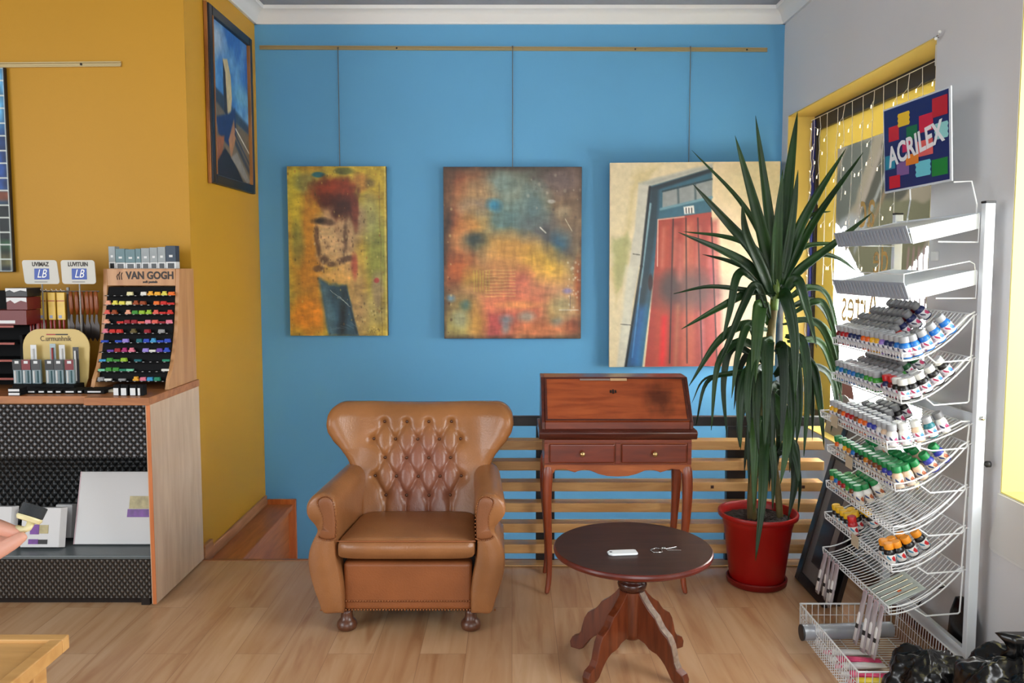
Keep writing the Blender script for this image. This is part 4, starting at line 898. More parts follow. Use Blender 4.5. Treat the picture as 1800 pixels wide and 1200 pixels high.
M_press = pressed('pressed_grey_metal', (34, 35, 37), (126, 127, 130), .068, .95); M_press2 = pressed('pressed_taupe_metal', (52, 48, 45), (104, 96, 88), .052, .8); M_press3 = pressed('dark_pressed_back', (30, 32, 33), (58, 60, 62), .075, .8)
M_shelf = mat('dark_shelf_laminate', (84, 92, 94), .35)
YC = 3.757; XC = -1.668; XW = -3.0
ztop = P(244, 698, YC).z; zpan = P(244, 712, YC).z
cn = thing('display_counter', 'shop counter with a pale wood end panel and dark pressed-metal front', 'counter', (XC, YC, 0))
def cz(py, Y=YC): return P(250, py, Y).z
MB().box((-.022, .004, .012), (0, YF-YC-.004, zpan)).build('end_panel', M_birch, cn, bevel=.001)
MB().box((-.017, 0, .012), (.0008, .0038, zpan)).build('edge_band', M_band, cn, bevel=.001)
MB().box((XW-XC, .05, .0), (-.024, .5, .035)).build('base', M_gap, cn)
zu0 = cz(804); zs_ = cz(978); zp1 = cz(986)
MB().box((XW-XC, .012, zu0), (-.024, .03, zpan)).build('upper_panel', M_press, cn)
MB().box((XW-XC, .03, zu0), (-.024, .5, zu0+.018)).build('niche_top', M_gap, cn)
MB().box((XW-XC, .42, zs_), (-.024, .438, zu0)).build('back_panel', M_press3, cn)
MB().box((XW-XC, .012, zs_-.018), (-.024, .44, zs_)).build('shelf', M_shelf, cn, bevel=.004)
MB().box((XW-XC, .02, .035), (-.024, .036, zs_-.0185)).build('plinth_panel', M_press2, cn)
for x in (-.06, -1.1): MB().box((x-.02, .02, 0), (x+.02, .06, .0345)).build('foot', M_gap, cn)
wt = thing('worktop', 'beech worktop over the pressed-metal counter, stepped at its front edge', 'worktop', (XC, YC, zpan))
xs_ = P(149, 710, YC).x-XC
MB().box((XW-XC, .03, .001), (xs_, YF-YC-.003, ztop-zpan)).build('long_board', M_wt, wt, bevel=.002)
MB().box((xs_+.0005, -.012, .001), (.004, YF-YC-.003, ztop-zpan)).build('end_board', M_wt, wt, bevel=.002)
ZW = ztop+.0005
# ---- stock inside the niche
M_cv = mat('primed_canvas_white', (214, 214, 214), .7, bump=.05, bscale=300); M_purple = mat('purple_label', (106, 48, 140), .4, vary=.3, vscale=40); M_khaki = mat('khaki_label', (176, 164, 120), .45, vary=.25, vscale=30); M_clear = mat('shrink_wrap_edge', (186, 178, 180), .25); M_ink = mat('black_print', (30, 28, 30), .5)
a = P(133, 975, YC+.16); bq = P(262, 975, YC+.16); h_ = P(140, 824, YC+.27).z-zs_
cb = thing('canvas_pack', 'big white stretched canvas with a purple label leaning in the counter', 'canvas', ((a.x+bq.x)/2, YC+.15, zs_+.0068)); cb.rotation_euler = (-.28, 0, 0)
hw = min((XC-.026-(a.x+bq.x)/2), (bq.x-a.x)/2+.02)
MB().box((-(bq.x-a.x)/2, 0, 0), (hw, .022, h_)).build('canvas', M_cv, cb, bevel=.003); MB().box((-(bq.x-a.x)/2-.006, .003, 0), (-(bq.x-a.x)/2-.0005, .02, h_)).build('wrap_edge', mat('pinkish_wrap', (176, 140, 146), .3), cb)
lx = P(222, 900, YC+.18).x-(a.x+bq.x)/2
MB().box((lx, -.0015, h_*.37), (hw-.002, -.0003, h_*.48)).build('purple_label', M_purple, cb); MB().box((lx+.006, -.0015, h_*.485), (hw-.002, -.0003, h_*.66)).build('khaki_label', M_khaki, cb)
def pack(label, px0, px1, pyt, pyb, Y, lean, labelled):
    A = P(px0, pyb, Y); B = P(px1, pyb, Y); hh = P(px0, pyt, Y+.05).z-zs_
    r = thing('frame_pack', label, 'canvas', ((A.x+B.x)/2, Y, zs_+.0045)); r.rotation_euler = (-lean, 0, 0); w_ = (B.x-A.x)/2
    o = MB().prism([(-w_, 0), (w_, 0), (w_, hh), (-w_, hh)], lambda x, z: (x*.86, -.018, z*.97+.004), lambda x, z: (x, .016, z)).build('wrapped_canvas', M_cv, r, bevel=.002)
    if labelled:
        MB().box((-w_*.45, -.0205, hh*.34), (-w_*.05, -.0185, hh*.58)).build('purple_label', M_purple, r); MB().box((-w_*.04, -.0205, hh*.36), (w_*.36, -.0185, hh*.57)).build('khaki_label', M_khaki, r); MB().box((-w_*.5, -.0205, hh*.1), (-w_*.06, -.0185, hh*.22)).build('purple_label', M_purple, r); MB().box((-w_*.05, -.0205, hh*.1), (w_*.35, -.0185, hh*.21)).build('black_print', M_ink, r)
    return r
pack('chamfered white canvas pack with purple and khaki labels behind the hand', 34, 112, 890, 972, YC+.11, .2, True)
pack('narrow white canvas pack standing behind the labelled pack', 98, 131, 884, 962, YC+.25, .15, False)
pack('white canvas pack at the left edge of the niche', -60, 26, 888, 972, YC+.12, .2, False)
# ---- wooden pastel display
M_stand = wood('display_stand_wood', (176, 124, 78), (200, 150, 102), 'Z', .7, .4); M_tray = mat('black_tray', (10, 10, 12), .7, spec=.2)
X0, X1 = -2.055, -1.672
zt_ = P(330, 472, 4.25).z-ZW
ds = thing('pastel_display', 'wooden pastel display stand with a curved side and black trays', 'display stand', ((X0+X1)/2, YC, ZW)); wx = (X1-X0)/2
cur = [(.225, 0), (.245, .05), (.29, .11), (.325, .19), (.355, .28), (.38, .40), (.395, .52), (.40, zt_), (.585, zt_), (.585, 0)]
for s in (-1, 1): MB().prism(cur, lambda y, z: (s*wx, y, z), lambda y, z: (s*(wx-.02), y, z)).build('side_panel', M_stand, ds, bevel=.002)
MB().box((-wx+.02, .395, zt_-.085), (wx-.02, .41, zt_)).build('header_board', M_stand, ds, bevel=.002)
MB().box((-wx+.02, .41, zt_-.012), (wx-.02, .585, zt_)).build('top_board', M_stand, ds); MB().box((-wx+.02, .57, 0), (wx-.02, .585, zt_-.0125)).build('back_board', M_stand, ds)
M_letter = mat('dark_lettering', (40, 28, 22), .5)
text_part('VAN GOGH', 'lettering', .052, M_letter, ds, .0006, facing((.045, .394, zt_-.035), (1, 0, 0), (0, 0, 1)), bold=.0018, sx=.86); text_part('soft pastels', 'lettering', .016, M_letter, ds, .0006, facing((.045, .394, zt_-.066), (1, 0, 0), (0, 0, 1)), bold=.0008)
for k, (dx_, hh) in enumerate(((-.118, .028), (-.108, .04), (-.097, .036))): MB().tube([(dx_, .3945, zt_-.055), (dx_-.003, .3945, zt_-.055+hh*.6), (dx_+.003, .3945, zt_-.055+hh)], .0022, 5).build('brush_emblem', M_letter, ds)
ptB = Vector((0, .262, .035)); ptT = Vector((0, .392, zt_-.092)); tv = (ptT-ptB)
tr = MB(); e = wx-.022
tr.add([(-e, ptB.y+.012, ptB.z), (e, ptB.y+.012, ptB.z), (e, ptT.y+.012, ptT.z), (-e, ptT.y+.012, ptT.z), (-e, ptB.y+.03, ptB.z), (e, ptB.y+.03, ptB.z), (e, ptT.y+.03, ptT.z), (-e, ptT.y+.03, ptT.z)], [(0, 1, 2, 3), (7, 6, 5, 4), (0, 4, 5, 1), (1, 5, 6, 2), (2, 6, 7, 3), (3, 7, 4, 0)])
tr.build('tray_back', M_tray, ds)
ledz = []
for k in range(10):
    q = ptB+tv*((k+.12)/10); ledz.append(q); MB().box((-e, q.y-.022, q.z-.003), (e, q.y+.0115, q.z)).build('ledge', M_tray, ds)
M_pl = mat('price_mark', (190, 190, 190), .5)
for k in range(10):
    q = ledz[k]; b = MB()
    for c in range(10): b.box((-e+.012+c*.0345, q.y-.0232, q.z-.0024), (-e+.021+c*.0345, q.y-.0222, q.z-.0004))
    b.build('price_marks', M_pl, ds)['kind'] = 'stuff'
CN = {'white': (226, 224, 214), 'cream': (230, 222, 170), 'yellow': (226, 214, 84), 'gold': (236, 170, 50), 'orange': (232, 110, 34), 'brown': (150, 66, 24), 'red': (200, 36, 28), 'crimson': (150, 20, 36), 'pink': (222, 120, 140), 'salmon': (220, 92, 80), 'olive': (96, 84, 44), 'lime': (150, 190, 50), 'green': (60, 140, 50), 'sea-green': (30, 130, 96), 'mint': (120, 200, 160), 'sky-blue': (60, 150, 200), 'blue': (36, 70, 180), 'violet': (96, 60, 160), 'magenta': (170, 40, 110), 'grey': (150, 150, 150), 'lilac': (150, 130, 210), 'peach': (230, 160, 130), 'teal': (20, 100, 110)}
rowsP = ['. . . cream . white gold gold yellow orange', 'peach yellow yellow cream brown brown . orange red red', 'salmon brown . peach green lime lime salmon red red', 'peach . red crimson crimson salmon pink salmon crimson pink', 'pink red red . olive . crimson . grey .', 'blue . blue lilac . teal blue sky-blue blue blue', '. violet crimson magenta pink . lilac white violet blue', 'sky-blue green green lime . teal . . . sea-green', 'mint green green sea-green mint . . . . white', 'grey white . grey . gold pink sky-blue sea-green .']
ordn = ['top', 'second', 'third', 'fourth', 'fifth', 'sixth', 'seventh', 'eighth', 'ninth', 'bottom']
pprot = {}
rs = random.Random(3)
def pastel_mesh(nm, kind):
    b = MB()
    if kind == 0: b.prism([(-.015, 0), (.015, 0), (.0115, .017), (-.0115, .017)], lambda x, z: (x, -.008, z), lambda x, z: (x, .008, z))
    elif kind == 1: b.box((-.016, -.007, 0), (.016, .007, .010))
    else: b.prism([(-.015, 0), (.015, 0), (.013, .009), (.009, .010), (.007, .02), (-.007, .02), (-.009, .010), (-.013, .009)], lambda x, z: (x, -.008, z), lambda x, z: (x, .008, z))
    return b.mesh('pastel_stick', mat('pastel_'+nm, CN[nm], .7))
for rI, row in enumerate(rowsP):
    q = ledz[9-rI]; cells = row.split()
    for c, nm in enumerate(cells):
        if nm == '.': continue
        kd = rs.choice([0, 0, 1, 2])
        if (nm, kd) not in pprot: pprot[(nm, kd)] = pastel_mesh(nm, kd)
        o = bpy.data.objects.new('pastel_stick', pprot[(nm, kd)]); COL.objects.link(o); o.location = ds.location+Vector((-e+.018+c*.0345, q.y-.007, q.z+.0003)); o.rotation_euler = (0, 0, rs.uniform(-.1, .1))
        tot = sum(1 for z in cells if z == nm); lab = '%s pastel in the %s row of the black display trays' % (nm, ordn[rI])
        if tot > 1:
            kth = [i for i, z in enumerate(cells) if z == nm].index(c); lab = '%s of the %s %s pastels in the %s tray row' % ('leftmost' if kth == 0 else 'rightmost' if kth == tot-1 else {1: 'second', 2: 'third', 3: 'fourth'}[kth], {2: 'two', 3: 'three', 4: 'four', 5: 'five'}[tot], nm, ordn[rI])
        tag(o, lab, 'pastel', 'soft pastels in the display trays')
# cartons lined up on top of the stand
M_c1 = mat('teal_carton', (98, 128, 134), .45, vary=.1, vscale=20); M_c2 = mat('grey_carton', (150, 158, 160), .45, vary=.1, vscale=20); M_c3 = mat('navy_carton', (36, 56, 76), .45); M_cw = mat('carton_window', (26, 28, 30), .3); M_cs = mat('carton_white', (220, 222, 222), .5)
px = [193, 205, 222, 240, 250, 265, 279, 293, 311]
names = ['slim pale grey carton at the left end of the row on the pastel display', 'teal carton second in the row on the pastel display', 'teal carton third in the row on the pastel display', 'narrow teal carton fourth in the row on the pastel display', 'pale carton fifth in the row on the pastel display', 'pale carton sixth in the row on the pastel display', 'pale carton seventh in the row on the pastel display', 'navy topped carton at the right end of the row on the pastel display']
for k in range(8):
    A = P(px[k], 472, YC+.46); B = P(px[k+1], 472, YC+.46); w_ = (B.x-A.x)-.002; hh = P(px[k], (433, 437, 438, 437, 436, 435, 434, 432)[k], YC+.46).z-A.z
    r = thing('carton', names[k], 'box', ((A.x+B.x)/2, YC+.45, ZW+zt_+.0005), 0, 'cartons on the pastel display')
    m_ = (M_c2, M_c1, M_c1, M_c1, M_c2, M_c2, M_c2, M_c3)[k]
    MB().box((-w_/2, 0, hh*.3+.0004), (w_/2, .05, hh)).build('sleeve', m_, r, bevel=.001); MB().box((-w_/2, 0, 0), (w_/2, .05, hh*.3)).build('tray', M_cs, r, bevel=.001); MB().box((-w_*.3, -.0012, .002), (w_*.34, -.0002, hh*.24)).build('window', M_cw, r)
    MB().box((-w_*.15, -.0012, hh*.5), (w_*.2, -.0002, hh*.6)).build('label', M_cs, r)
# ---- price boards with blue LB squares
M_card = mat('pale_grey_card', (196, 194, 184), .4); M_lb = mat('blue_square', (22, 66, 160), .4); M_lw = mat('white_script', (240, 240, 236), .4); M_post = mat('grey_stand_post', (120, 116, 110), .4, metal=.4)
def sign(label, px0, px1, py0, py1, skew, txt):
    Y = 4.1; c = P((px0+px1)/2, (py0+py1)/2, Y); A = P(px0, py0, Y); B = P(px1, py1, Y); W = B.x-A.x; H = A.z-B.z
    r = thing('brand_sign', label, 'sign', c); pts = []
    for sx, sz, a0 in ((1, 1, 0), (-1, 1, 90), (-1, -1, 180), (1, -1, 270)):
        for k in range(5):
            a_ = math.radians(a0+k*22.5); x = sx*(W/2-.014)+.014*math.cos(a_); z = sz*(H/2-.014)+.014*math.sin(a_); pts.append((x-skew*z, z))
    MB().prism(pts, lambda x, z: (x, 0, z), lambda x, z: (x, .004, z)).build('card', M_card, r)
    s = H*.27; MB().prism([(-s-.0+skew*.5*s, s*.55), (s+.01, s*.55), (s+.01, -s*1.15), (-s, -s*1.15)], lambda x, z: (x, -.0014, z), lambda x, z: (x, -.0002, z)).build('blue_square', M_lb, r)
    text_part('LB', 'script_letters', H*.5, M_lw, r, .0004, facing((.004, -.0018, -s*.3), (1, 0, 0), (0, 0, 1)), shear=.35, sx=.75); text_part(txt, 'caption', H*.24, M_letter, r, .0004, facing((0, -.0006, H*.32), (1, 0, 0), (0, 0, 1)), sx=.8, bold=.001)
    MB().box((-s, -.001, -H*.42), (s, -.0002, -H*.40)).build('caption_line', M_letter, r)
    MB().tube([(.0, .008, -H/2+.01), (.0, .008, ZW-c.z)], .004, 6).build('post', M_post, r)
    return r
sign('left pale board with a blue LB square above the yellow packets', 40, 103, 457, 499, .1, 'UVIMAZ'); sign('right pale board with a blue LB square beside the pastel display', 107, 168, 457, 499, .04, 'LUVITUIN')
# ---- hanging brush packets and palette knives
M_ypk = mat('yellow_packet', (224, 186, 74), .35, vary=.1, vscale=20); M_rpk = mat('red_packet_band', (160, 30, 26), .4); M_rh = mat('red_brush_handle', (140, 22, 18), .3)
YH = 4.12
hr = thing('hook_rail', 'thin rail of white hooks carrying the yellow brush packets and palette knives', 'rail', P(110, 512, YH+.03)); A = P(46, 512, YH+.03); B = P(174, 512, YH+.03)
q = hr.location; MB().tube([A-q, B-q], .004, 8).build('bar', M_post, hr)
for px_ in (118,): MB().box((P(px_, 512, YH+.03).x-q.x-.006, .004, ZW-q.z), (P(px_, 512, YH+.03).x-q.x+.006, .014, .02)).build('post', M_post, hr)
for px_ in (55, 63, 73, 82, 92, 100, 108):
    x = P(px_, 512, YH).x-q.x; MB().tube([(x, 0, .004), (x, -.03, .004), (x+.004, -.045, .012)], .002, 5).build('hook', M_lw, hr)
for k, (px0, px1, lab) in enumerate(((48, 61, 'leftmost yellow brush packet hanging from the rail'), (61, 68, 'narrow yellow brush packet second from the left on the rail'), (67, 82, 'wide yellow brush packet in the middle of the rail'), (83, 98, 'yellow brush packet fourth from the left on the rail'), (98, 115, 'rightmost yellow brush packet hanging from the rail'))):
    Y = YH-(.012 if k % 2 else 0); A = P(px0, 514, Y); B = P(px1, 562, Y); W = B.x-A.x-.002; H = A.z-B.z
    r = thing('brush_packet', lab, 'packet', ((A.x+B.x)/2, Y, B.z), 0, 'yellow brush packets')
    MB().box((-W/2, 0, 0), (W/2, .008, H)).build('packet', M_ypk, r, bevel=.002); MB().box((-W/2, -.001, H*.68), (W/2, -.0002, H*.71)).build('red_line', M_rpk, r)
    MB().box((-W*.3, -.001, H*.06), (W*.1, -.0002, H*.17)).build('label', mat('blue_white_label', (150, 160, 190), .4), r)
    for dx_ in (-.25, .28): MB().tube([(W*dx_, .004, -.08), (W*dx_, .004, -.001)], .0055, 6).build('brush_handle', M_rh, r)
M_kh = wood('knife_handle', (110, 54, 22), (146, 78, 36), 'Z', 2, .35); M_kb = mat('dark_blade', (52, 46, 44), .3, metal=.6)
for k, px_ in enumerate((124, 134, 143, 152, 160, 168)):
    c = P(px_, 512, YH-.004*(k % 2)); r = thing('palette_knife', ['leftmost', 'second', 'third', 'fourth', 'fifth', 'rightmost'][k]+' wooden-handled palette knife hanging beside the pastel display', 'palette knife', c, 0, 'hanging palette knives')
    MB().tube([(0, 0, 0), (0, 0, -.03), (.002, 0, -.08), (.001, 0, -.115)], [.008, .011, .012, .006], 8).build('handle', M_kh, r, smooth=True)
    MB().prism([(-.004, -.116), (.005, -.116), (.006, -.15), (.014, -.17), (.012, -.23), (0, -.25), (-.012, -.23), (-.01, -.17)], lambda x, z: (x, -.001, z), lambda x, z: (x, .001, z)).build('blade', M_kb, r)
# ---- cream display board with pens
M_cream = mat('cream_board', (206, 180, 112), .45)
A = P(44, 690, 4.03); B = P(156, 578, 4.03); W = B.x-A.x; H = B.z-ZW
cd_ = thing('pen_display', 'cream arched display board with blister packs of pens in front', 'display board', ((A.x+B.x)/2, 4.03, ZW))
pts = [(-W/2, 0), (W/2-.03, 0), (W/2-.012, .05)]
for k in range(9): a_ = PI/2*k/8; pts.append((W/2-.085+.085*math.cos(a_), H-.09+.09*math.sin(a_)))
for k in range(9): a_ = PI/2+PI/2*k/8; pts.append((-W/2+.085+.085*math.cos(a_), H-.09+.09*math.sin(a_)))
MB().prism(pts, lambda x, z: (x, 0, z), lambda x, z: (x, .006, z)).build('board', M_cream, cd_)
text_part('C.urmunhnik', 'lettering', .036, mat('brown_lettering', (70, 50, 36), .5), cd_, .0005, facing((.0, -.0012, H-.048), (1, 0, 0), (0, 0, 1)), sx=.8)
MB().box((-.045, -.0015, H-.03), (0, -.0002, H-.024)).build('red_bar', M_rpk, cd_); MB().box((.0005, -.0015, H-.03), (.06, -.0002, H-.024)).build('black_bar', M_ink, cd_)
MB().box((-W/2+.0, -.1, 0), (W/2-.03, -.004, .03)).build('tray', M_tray, cd_, bevel=.002)
M_hd = {'black': mat('black_header', (26, 26, 28), .4), 'red': mat('dark_red_header', (120, 26, 34), .4), 'charcoal': mat('charcoal_header', (58, 58, 60), .4)}; M_bl = mat('blister_plastic', (130, 150, 156), .15, spec=.7); M_pen = mat('pale_pen', (206, 206, 204), .3)
nth = {'leftmost black': 1}
for k, (px_, col, lab) in enumerate(((31, 'black', 'leftmost black-topped pen blister in front of the cream board'), (47, 'red', 'left red-topped pen blister in front of the cream board'), (64, 'charcoal', 'charcoal-topped pen blister right of the left red one'), (88, 'black', 'black-topped pen blister in the middle of the cream board'), (104, 'charcoal', 'charcoal-topped pen blister left of the right red one'), (123, 'red', 'right red-topped pen blister in front of the cream board'))):
    Y = 3.965; c = P(px_, 676, Y); z1 = P(px_, 632, Y).z-ZW-.031; W_ = .042
    r = thing('pen_blister', lab, 'pen pack', (c.x, Y, ZW+.031), 0, 'pen blisters before the cream board')
    MB().box((-W_/2, .002, 0), (W_/2, .02, z1)).build('blister', M_bl, r, bevel=.003); MB().box((-W_/2, -.001, z1*.58), (W_/2, .0015, z1)).build('header', M_hd[col], r); MB().box((-W_*.2, -.0024, z1*.84), (W_*.25, -.0012, z1*.95)).build('label', M_cs, r); MB().tube([(-.01, .0005, .006), (-.01, .0005, z1*.55)], .005, 6).build('pen', M_pen, r); MB().tube([(.008, .0005, .006), (.008, .0005, z1*.55)], .004, 6).build('pen', mat('teal_pen', (40, 80, 84), .3), r)
for k, (px_, pyt, lab) in enumerate(((60, 606, 'white pen card at the left behind the blisters'), (94, 604, 'clear pen card in the middle behind the blisters'), (110, 606, 'silver pen card right of the middle behind the blisters'), (134, 610, 'dark pen card at the right end behind the blisters'))):
    Y = 4.0; c = P(px_, 660, Y); z1 = P(px_, pyt, Y).z-ZW-.031
    r = thing('pen_card', lab, 'pen pack', (c.x, Y, ZW+.031), 0, 'pen cards behind the blisters')
    MB().box((-.014, .003, 0), (.014, .006, z1)).build('card', (M_cs, M_bl, M_pen, M_hd['charcoal'])[k], r); MB().tube([(0, -.003, .01), (0, -.003, z1*.9)], .005, 6).build('pen', (M_pen, M_rh, M_pen, M_pen)[k], r)
# ---- flat boxes along the worktop's edge, little upright boxes
fl_labels = ['leftmost', 'second', 'third', 'fourth', 'fifth', 'sixth', 'rightmost']
for k, (p0, p1) in enumerate(((46, 64), (65, 80), (81, 95), (96, 109), (111, 134), (135, 145), (147, 184))):
    A = P(p0, 688, YC+.10); B = P(p1, 688, YC+.10); r = thing('flat_paint_box', fl_labels[k]+' flat black paint box along the front of the worktop', 'box', ((A.x+B.x)/2, YC+.1, ZW), 0, 'flat black boxes on the worktop')
    w_ = B.x-A.x-.002; MB().box((-w_/2, 0, 0), (w_/2, .1, .018)).build('box', M_tray, r, bevel=.002); MB().box((-w_*.32, -.001, .006), (w_*.32, -.0002, .013)).build('label', M_cs, r)
for k in range(2):
    A = P(18, 690, YC+.06); B = P(38, 690, YC+.06); r = thing('small_carton', ['lower', 'upper'][k]+' of two black and white cartons stacked at the left of the worktop', 'box', ((A.x+B.x)/2, YC+.045, ZW+k*.0175), 0, 'stacked small cartons')
    w_ = B.x-A.x; MB().box((-w_/2, 0, 0), (w_/2, .06, .017)).build('box', M_tray, r, bevel=.001); MB().box((-w_*.48, -.001, .002), (w_*.48, -.0002, .013)).build('label', M_cs, r)
for k, (p0, p1) in enumerate(((201, 213), (214, 227), (230, 243), (243.5, 254))):
    A = P(p0, 700, YC+.05); B = P(p1, 700, YC+.05); r = thing('ink_box', ['leftmost', 'second', 'third', 'rightmost'][k]+' small black box with a white label at the corner of the worktop', 'box', ((A.x+B.x)/2, YC+.04, ZW), 0, 'small boxes at the worktop corner')
    w_ = B.x-A.x-.002; h2 = .05; MB().box((-w_/2, 0, 0), (w_/2, .04, h2)).build('box', M_tray, r, bevel=.001); MB().box((-w_*.46, -.001, .002), (w_*(.3 if k < 3 else -.05), -.0002, h2*.72)).build('label', M_cs, r)
# loose pad and glass sheet in front of the trays
pd = thing('pastel_pad', 'cream pad lying in front of the pastel trays', 'pad', (P(210, 684, YC+.16).x, YC+.14, ZW), .05); MB().box((-.07, 0, 0), (.07, .07, .012)).build('pad', mat('cream_paper', (214, 204, 176), .6), pd, bevel=.002)
# ---- red and black rack at the far left
rk_ = thing('marker_rack', 'black rack with red shelf edges at the left end of the worktop', 'display rack', (P(-40, 690, 4.0).x, 4.0, ZW)); Rw = P(35, 690, 4.0).x-rk_.location.x; Rh = P(20, 512, 4.0).z-ZW
MB().box((-Rw, .16, 0), (Rw, .18, Rh)).build('back_panel', M_tray, rk_)
for s in (-1, 1): MB().box((s*Rw-.006, 0.03, 0), (s*Rw+.006, .1595, Rh*.55)).build('side_panel', M_tray, rk_)
M_redge = mat('red_shelf_edge', (150, 60, 44), .4)
for py in (572, 602, 632, 664):
    z_ = P(10, py, 4.0).z-ZW; MB().box((-Rw+.007, .004, z_-.012), (Rw*.92, .1595, z_)).build('shelf', M_tray, rk_); MB().box((-Rw+.007, 0, z_-.01), (Rw*.92, .0038, z_)).build('shelf_edge', M_redge, rk_)
MB().box((-Rw, .13, Rh-.005), (-.03, .158, Rh+.04)).build('red_header', mat('dark_red_card', (122, 28, 26), .4), rk_, bevel=.004)
M_bx = mat('black_carton', (18, 18, 20), .4); M_dr_ = mat('dark_red_carton', (104, 22, 24), .4)
zf_ = P(10, 572, 4.0).z
for k, (px0, px1, py0, py1, m_, lab) in enumerate(((-20, 46, 545, 571, M_dr_, 'dark red carton with a white stripe on the rack at the left edge'), (12, 47, 522, 544.5, M_dr_, 'red and black marker carton stacked second on the rack at the left edge'), (10, 47, 506, 521.5, M_bx, 'black carton with a white swoosh topping the stack at the left edge'))):
    A = P(px0, py1, 4.0); B = P(px1, py0, 4.0); r = thing('marker_carton', lab, 'box', ((A.x+B.x)/2, 4.0, A.z+.0005), 0, 'cartons on the marker rack'); w_ = B.x-A.x
    MB().box((-w_/2, 0, 0), (w_/2, .12, B.z-A.z-.001)).build('box', m_, r, bevel=.001); hh = B.z-A.z
    if k: MB().prism([(-w_*.5, hh*.95), (w_*.48, hh*.95), (w_*.48, hh*.6), (w_*.2, hh*.72), (-w_*.1, hh*.5), (-w_*.3, hh*.75), (-w_*.5, hh*.6)], lambda x, z: (x, -.0012, z), lambda x, z: (x, -.0002, z)).build('white_swoosh', M_cs, r)
    else: MB().box((-w_*.5, -.0012, hh*.1), (w_*.2, -.0002, hh*.3)).build('white_stripe', M_cs, r)
# ---- foreground table corner
M_ftab = wood('honey_table', (196, 146, 84), (218, 170, 106), 'X', .8, .4)
ft = thing('wooden_table', 'honey-coloured wooden table with a raised rim, its corner at the lower left', 'table', (-1.02, 1.84, 0)); zt2 = .752
MB().box((-.9, -1.0, zt2-.03), (-.03, -.03, zt2-.008)).build('tabletop', M_ftab, ft, bevel=.002)
b = MB(); b.box((-.9, -.0295, zt2-.033), (0, 0, zt2)); b.build('rim', M_ftab, ft, bevel=.003); MB().box((-.0295, -1.0, zt2-.033), (0, -.03, zt2)).build('rim', M_ftab, ft, bevel=.003)
for x, y in ((-.06, -.06), (-.86, -.06), (-.06, -.95), (-.86, -.95)): MB().box((x-.025, y-.025, 0), (x+.025, y+.025, zt2-.0335)).build('leg', M_ftab, ft, bevel=.003)
# ---- the hand at the left edge
def HP(px_, py_, Y=.95): return P(px_, py_, Y)
M_skin = mat('skin', (222, 164, 142), .45, spec=.4, vary=.06, vscale=30, bump=.05, bscale=400); M_skin.node_tree.nodes['Principled BSDF'].inputs['Subsurface Weight'].default_value = .15; M_skin.node_tree.nodes['Principled BSDF'].inputs['Subsurface Radius'].default_value = (.008, .003, .002)
hd = thing('person', 'hand of a person at the left edge pinching a round black foam stamp', 'person', HP(-150, 965))
k_ = .95/1450
verts = []; edges = []; rad = []
def nv(p_, r_): verts.append(p_-hd.location); rad.append(r_*k_); return len(verts)-1
def chain(start, pts):
    prev = start
    for (a_, b_, Y, r_) in pts:
        i = nv(HP(a_, b_, Y), r_); edges.append((prev, i)); prev = i
w0 = nv(HP(-330, 1020, .97), 40); w1 = nv(HP(-250, 995, .965), 36); pm = nv(HP(-180, 968, .96), 42); edges += [(w0, w1), (w1, pm)]
chain(pm, [(-112, 915, .955, 18), (-52, 912, .945, 15.5), (-2, 926, .945, 14.5), (34, 938, .95, 11), (42, 940, .95, 7)])
chain(pm, [(-108, 935, .985, 18), (-48, 935, .985, 15), (-8, 946, .98, 13.5), (14, 954, .97, 12), (22, 957, .97, 8)])
chain(pm, [(-110, 962, 1.01, 17), (-55, 960, 1.01, 14), (-25, 968, 1.0, 13), (-5, 977, .99, 10)])
chain(pm, [(-115, 985, 1.03, 15), (-70, 982, 1.03, 12), (-40, 988, 1.02, 11), (-22, 992, 1.01, 8)])
chain(pm, [(-130, 1005, .945, 20), (-72, 1000, .93, 17), (-14, 975, .93, 15.5), (26, 952, .938, 13), (46, 938, .943, 8.5)])
me = bpy.data.meshes.new('hand'); me.from_pydata([tuple(v) for v in verts], edges, []); me.materials.append(M_skin)
ho = bpy.data.objects.new('hand', me); COL.objects.link(ho); ho.parent = hd
ho.modifiers.new('skin', 'SKIN'); sk = me.skin_vertices[0].data
for i, r_ in enumerate(rad): sk[i].radius = (r_, r_)
sk[2].use_root = True
ss = ho.modifiers.new('sub', 'SUBSURF'); ss.levels = 2; ss.render_levels = 2; ho.modifiers['skin'].use_smooth_shade = True
# stamp
M_foam = mat('black_foam', (44, 48, 50), .85, bump=.2, bscale=500); M_sc = mat('cream_plastic', (228, 218, 168), .4)
st = thing('foam_stamp', 'round black foam applicator with a cream handle held between finger and thumb', 'stamp', HP(49, 916, .955)); st.rotation_euler = (math.radians(-27), math.radians(17), 0)
R_ = 22.5*k_
MB().lathe([(R_*.86, 0), (R_, .0035), (R_*.97, .0055), (R_*.8, .006)], 32).build('plate', M_sc, st, autos=40); MB().lathe([(R_*.95, .0062), (R_*.95, .019), (R_*.9, .0195)], 32).build('foam_pad', M_foam, st, autos=40)
MB().tube([(.004, 0, .0), (.004, 0, -.007), (0, 0, -.0105), (-.009, 0, -.011)], [.005, .0042, .0042, .004], 8).build('handle', M_sc, st, smooth=True)
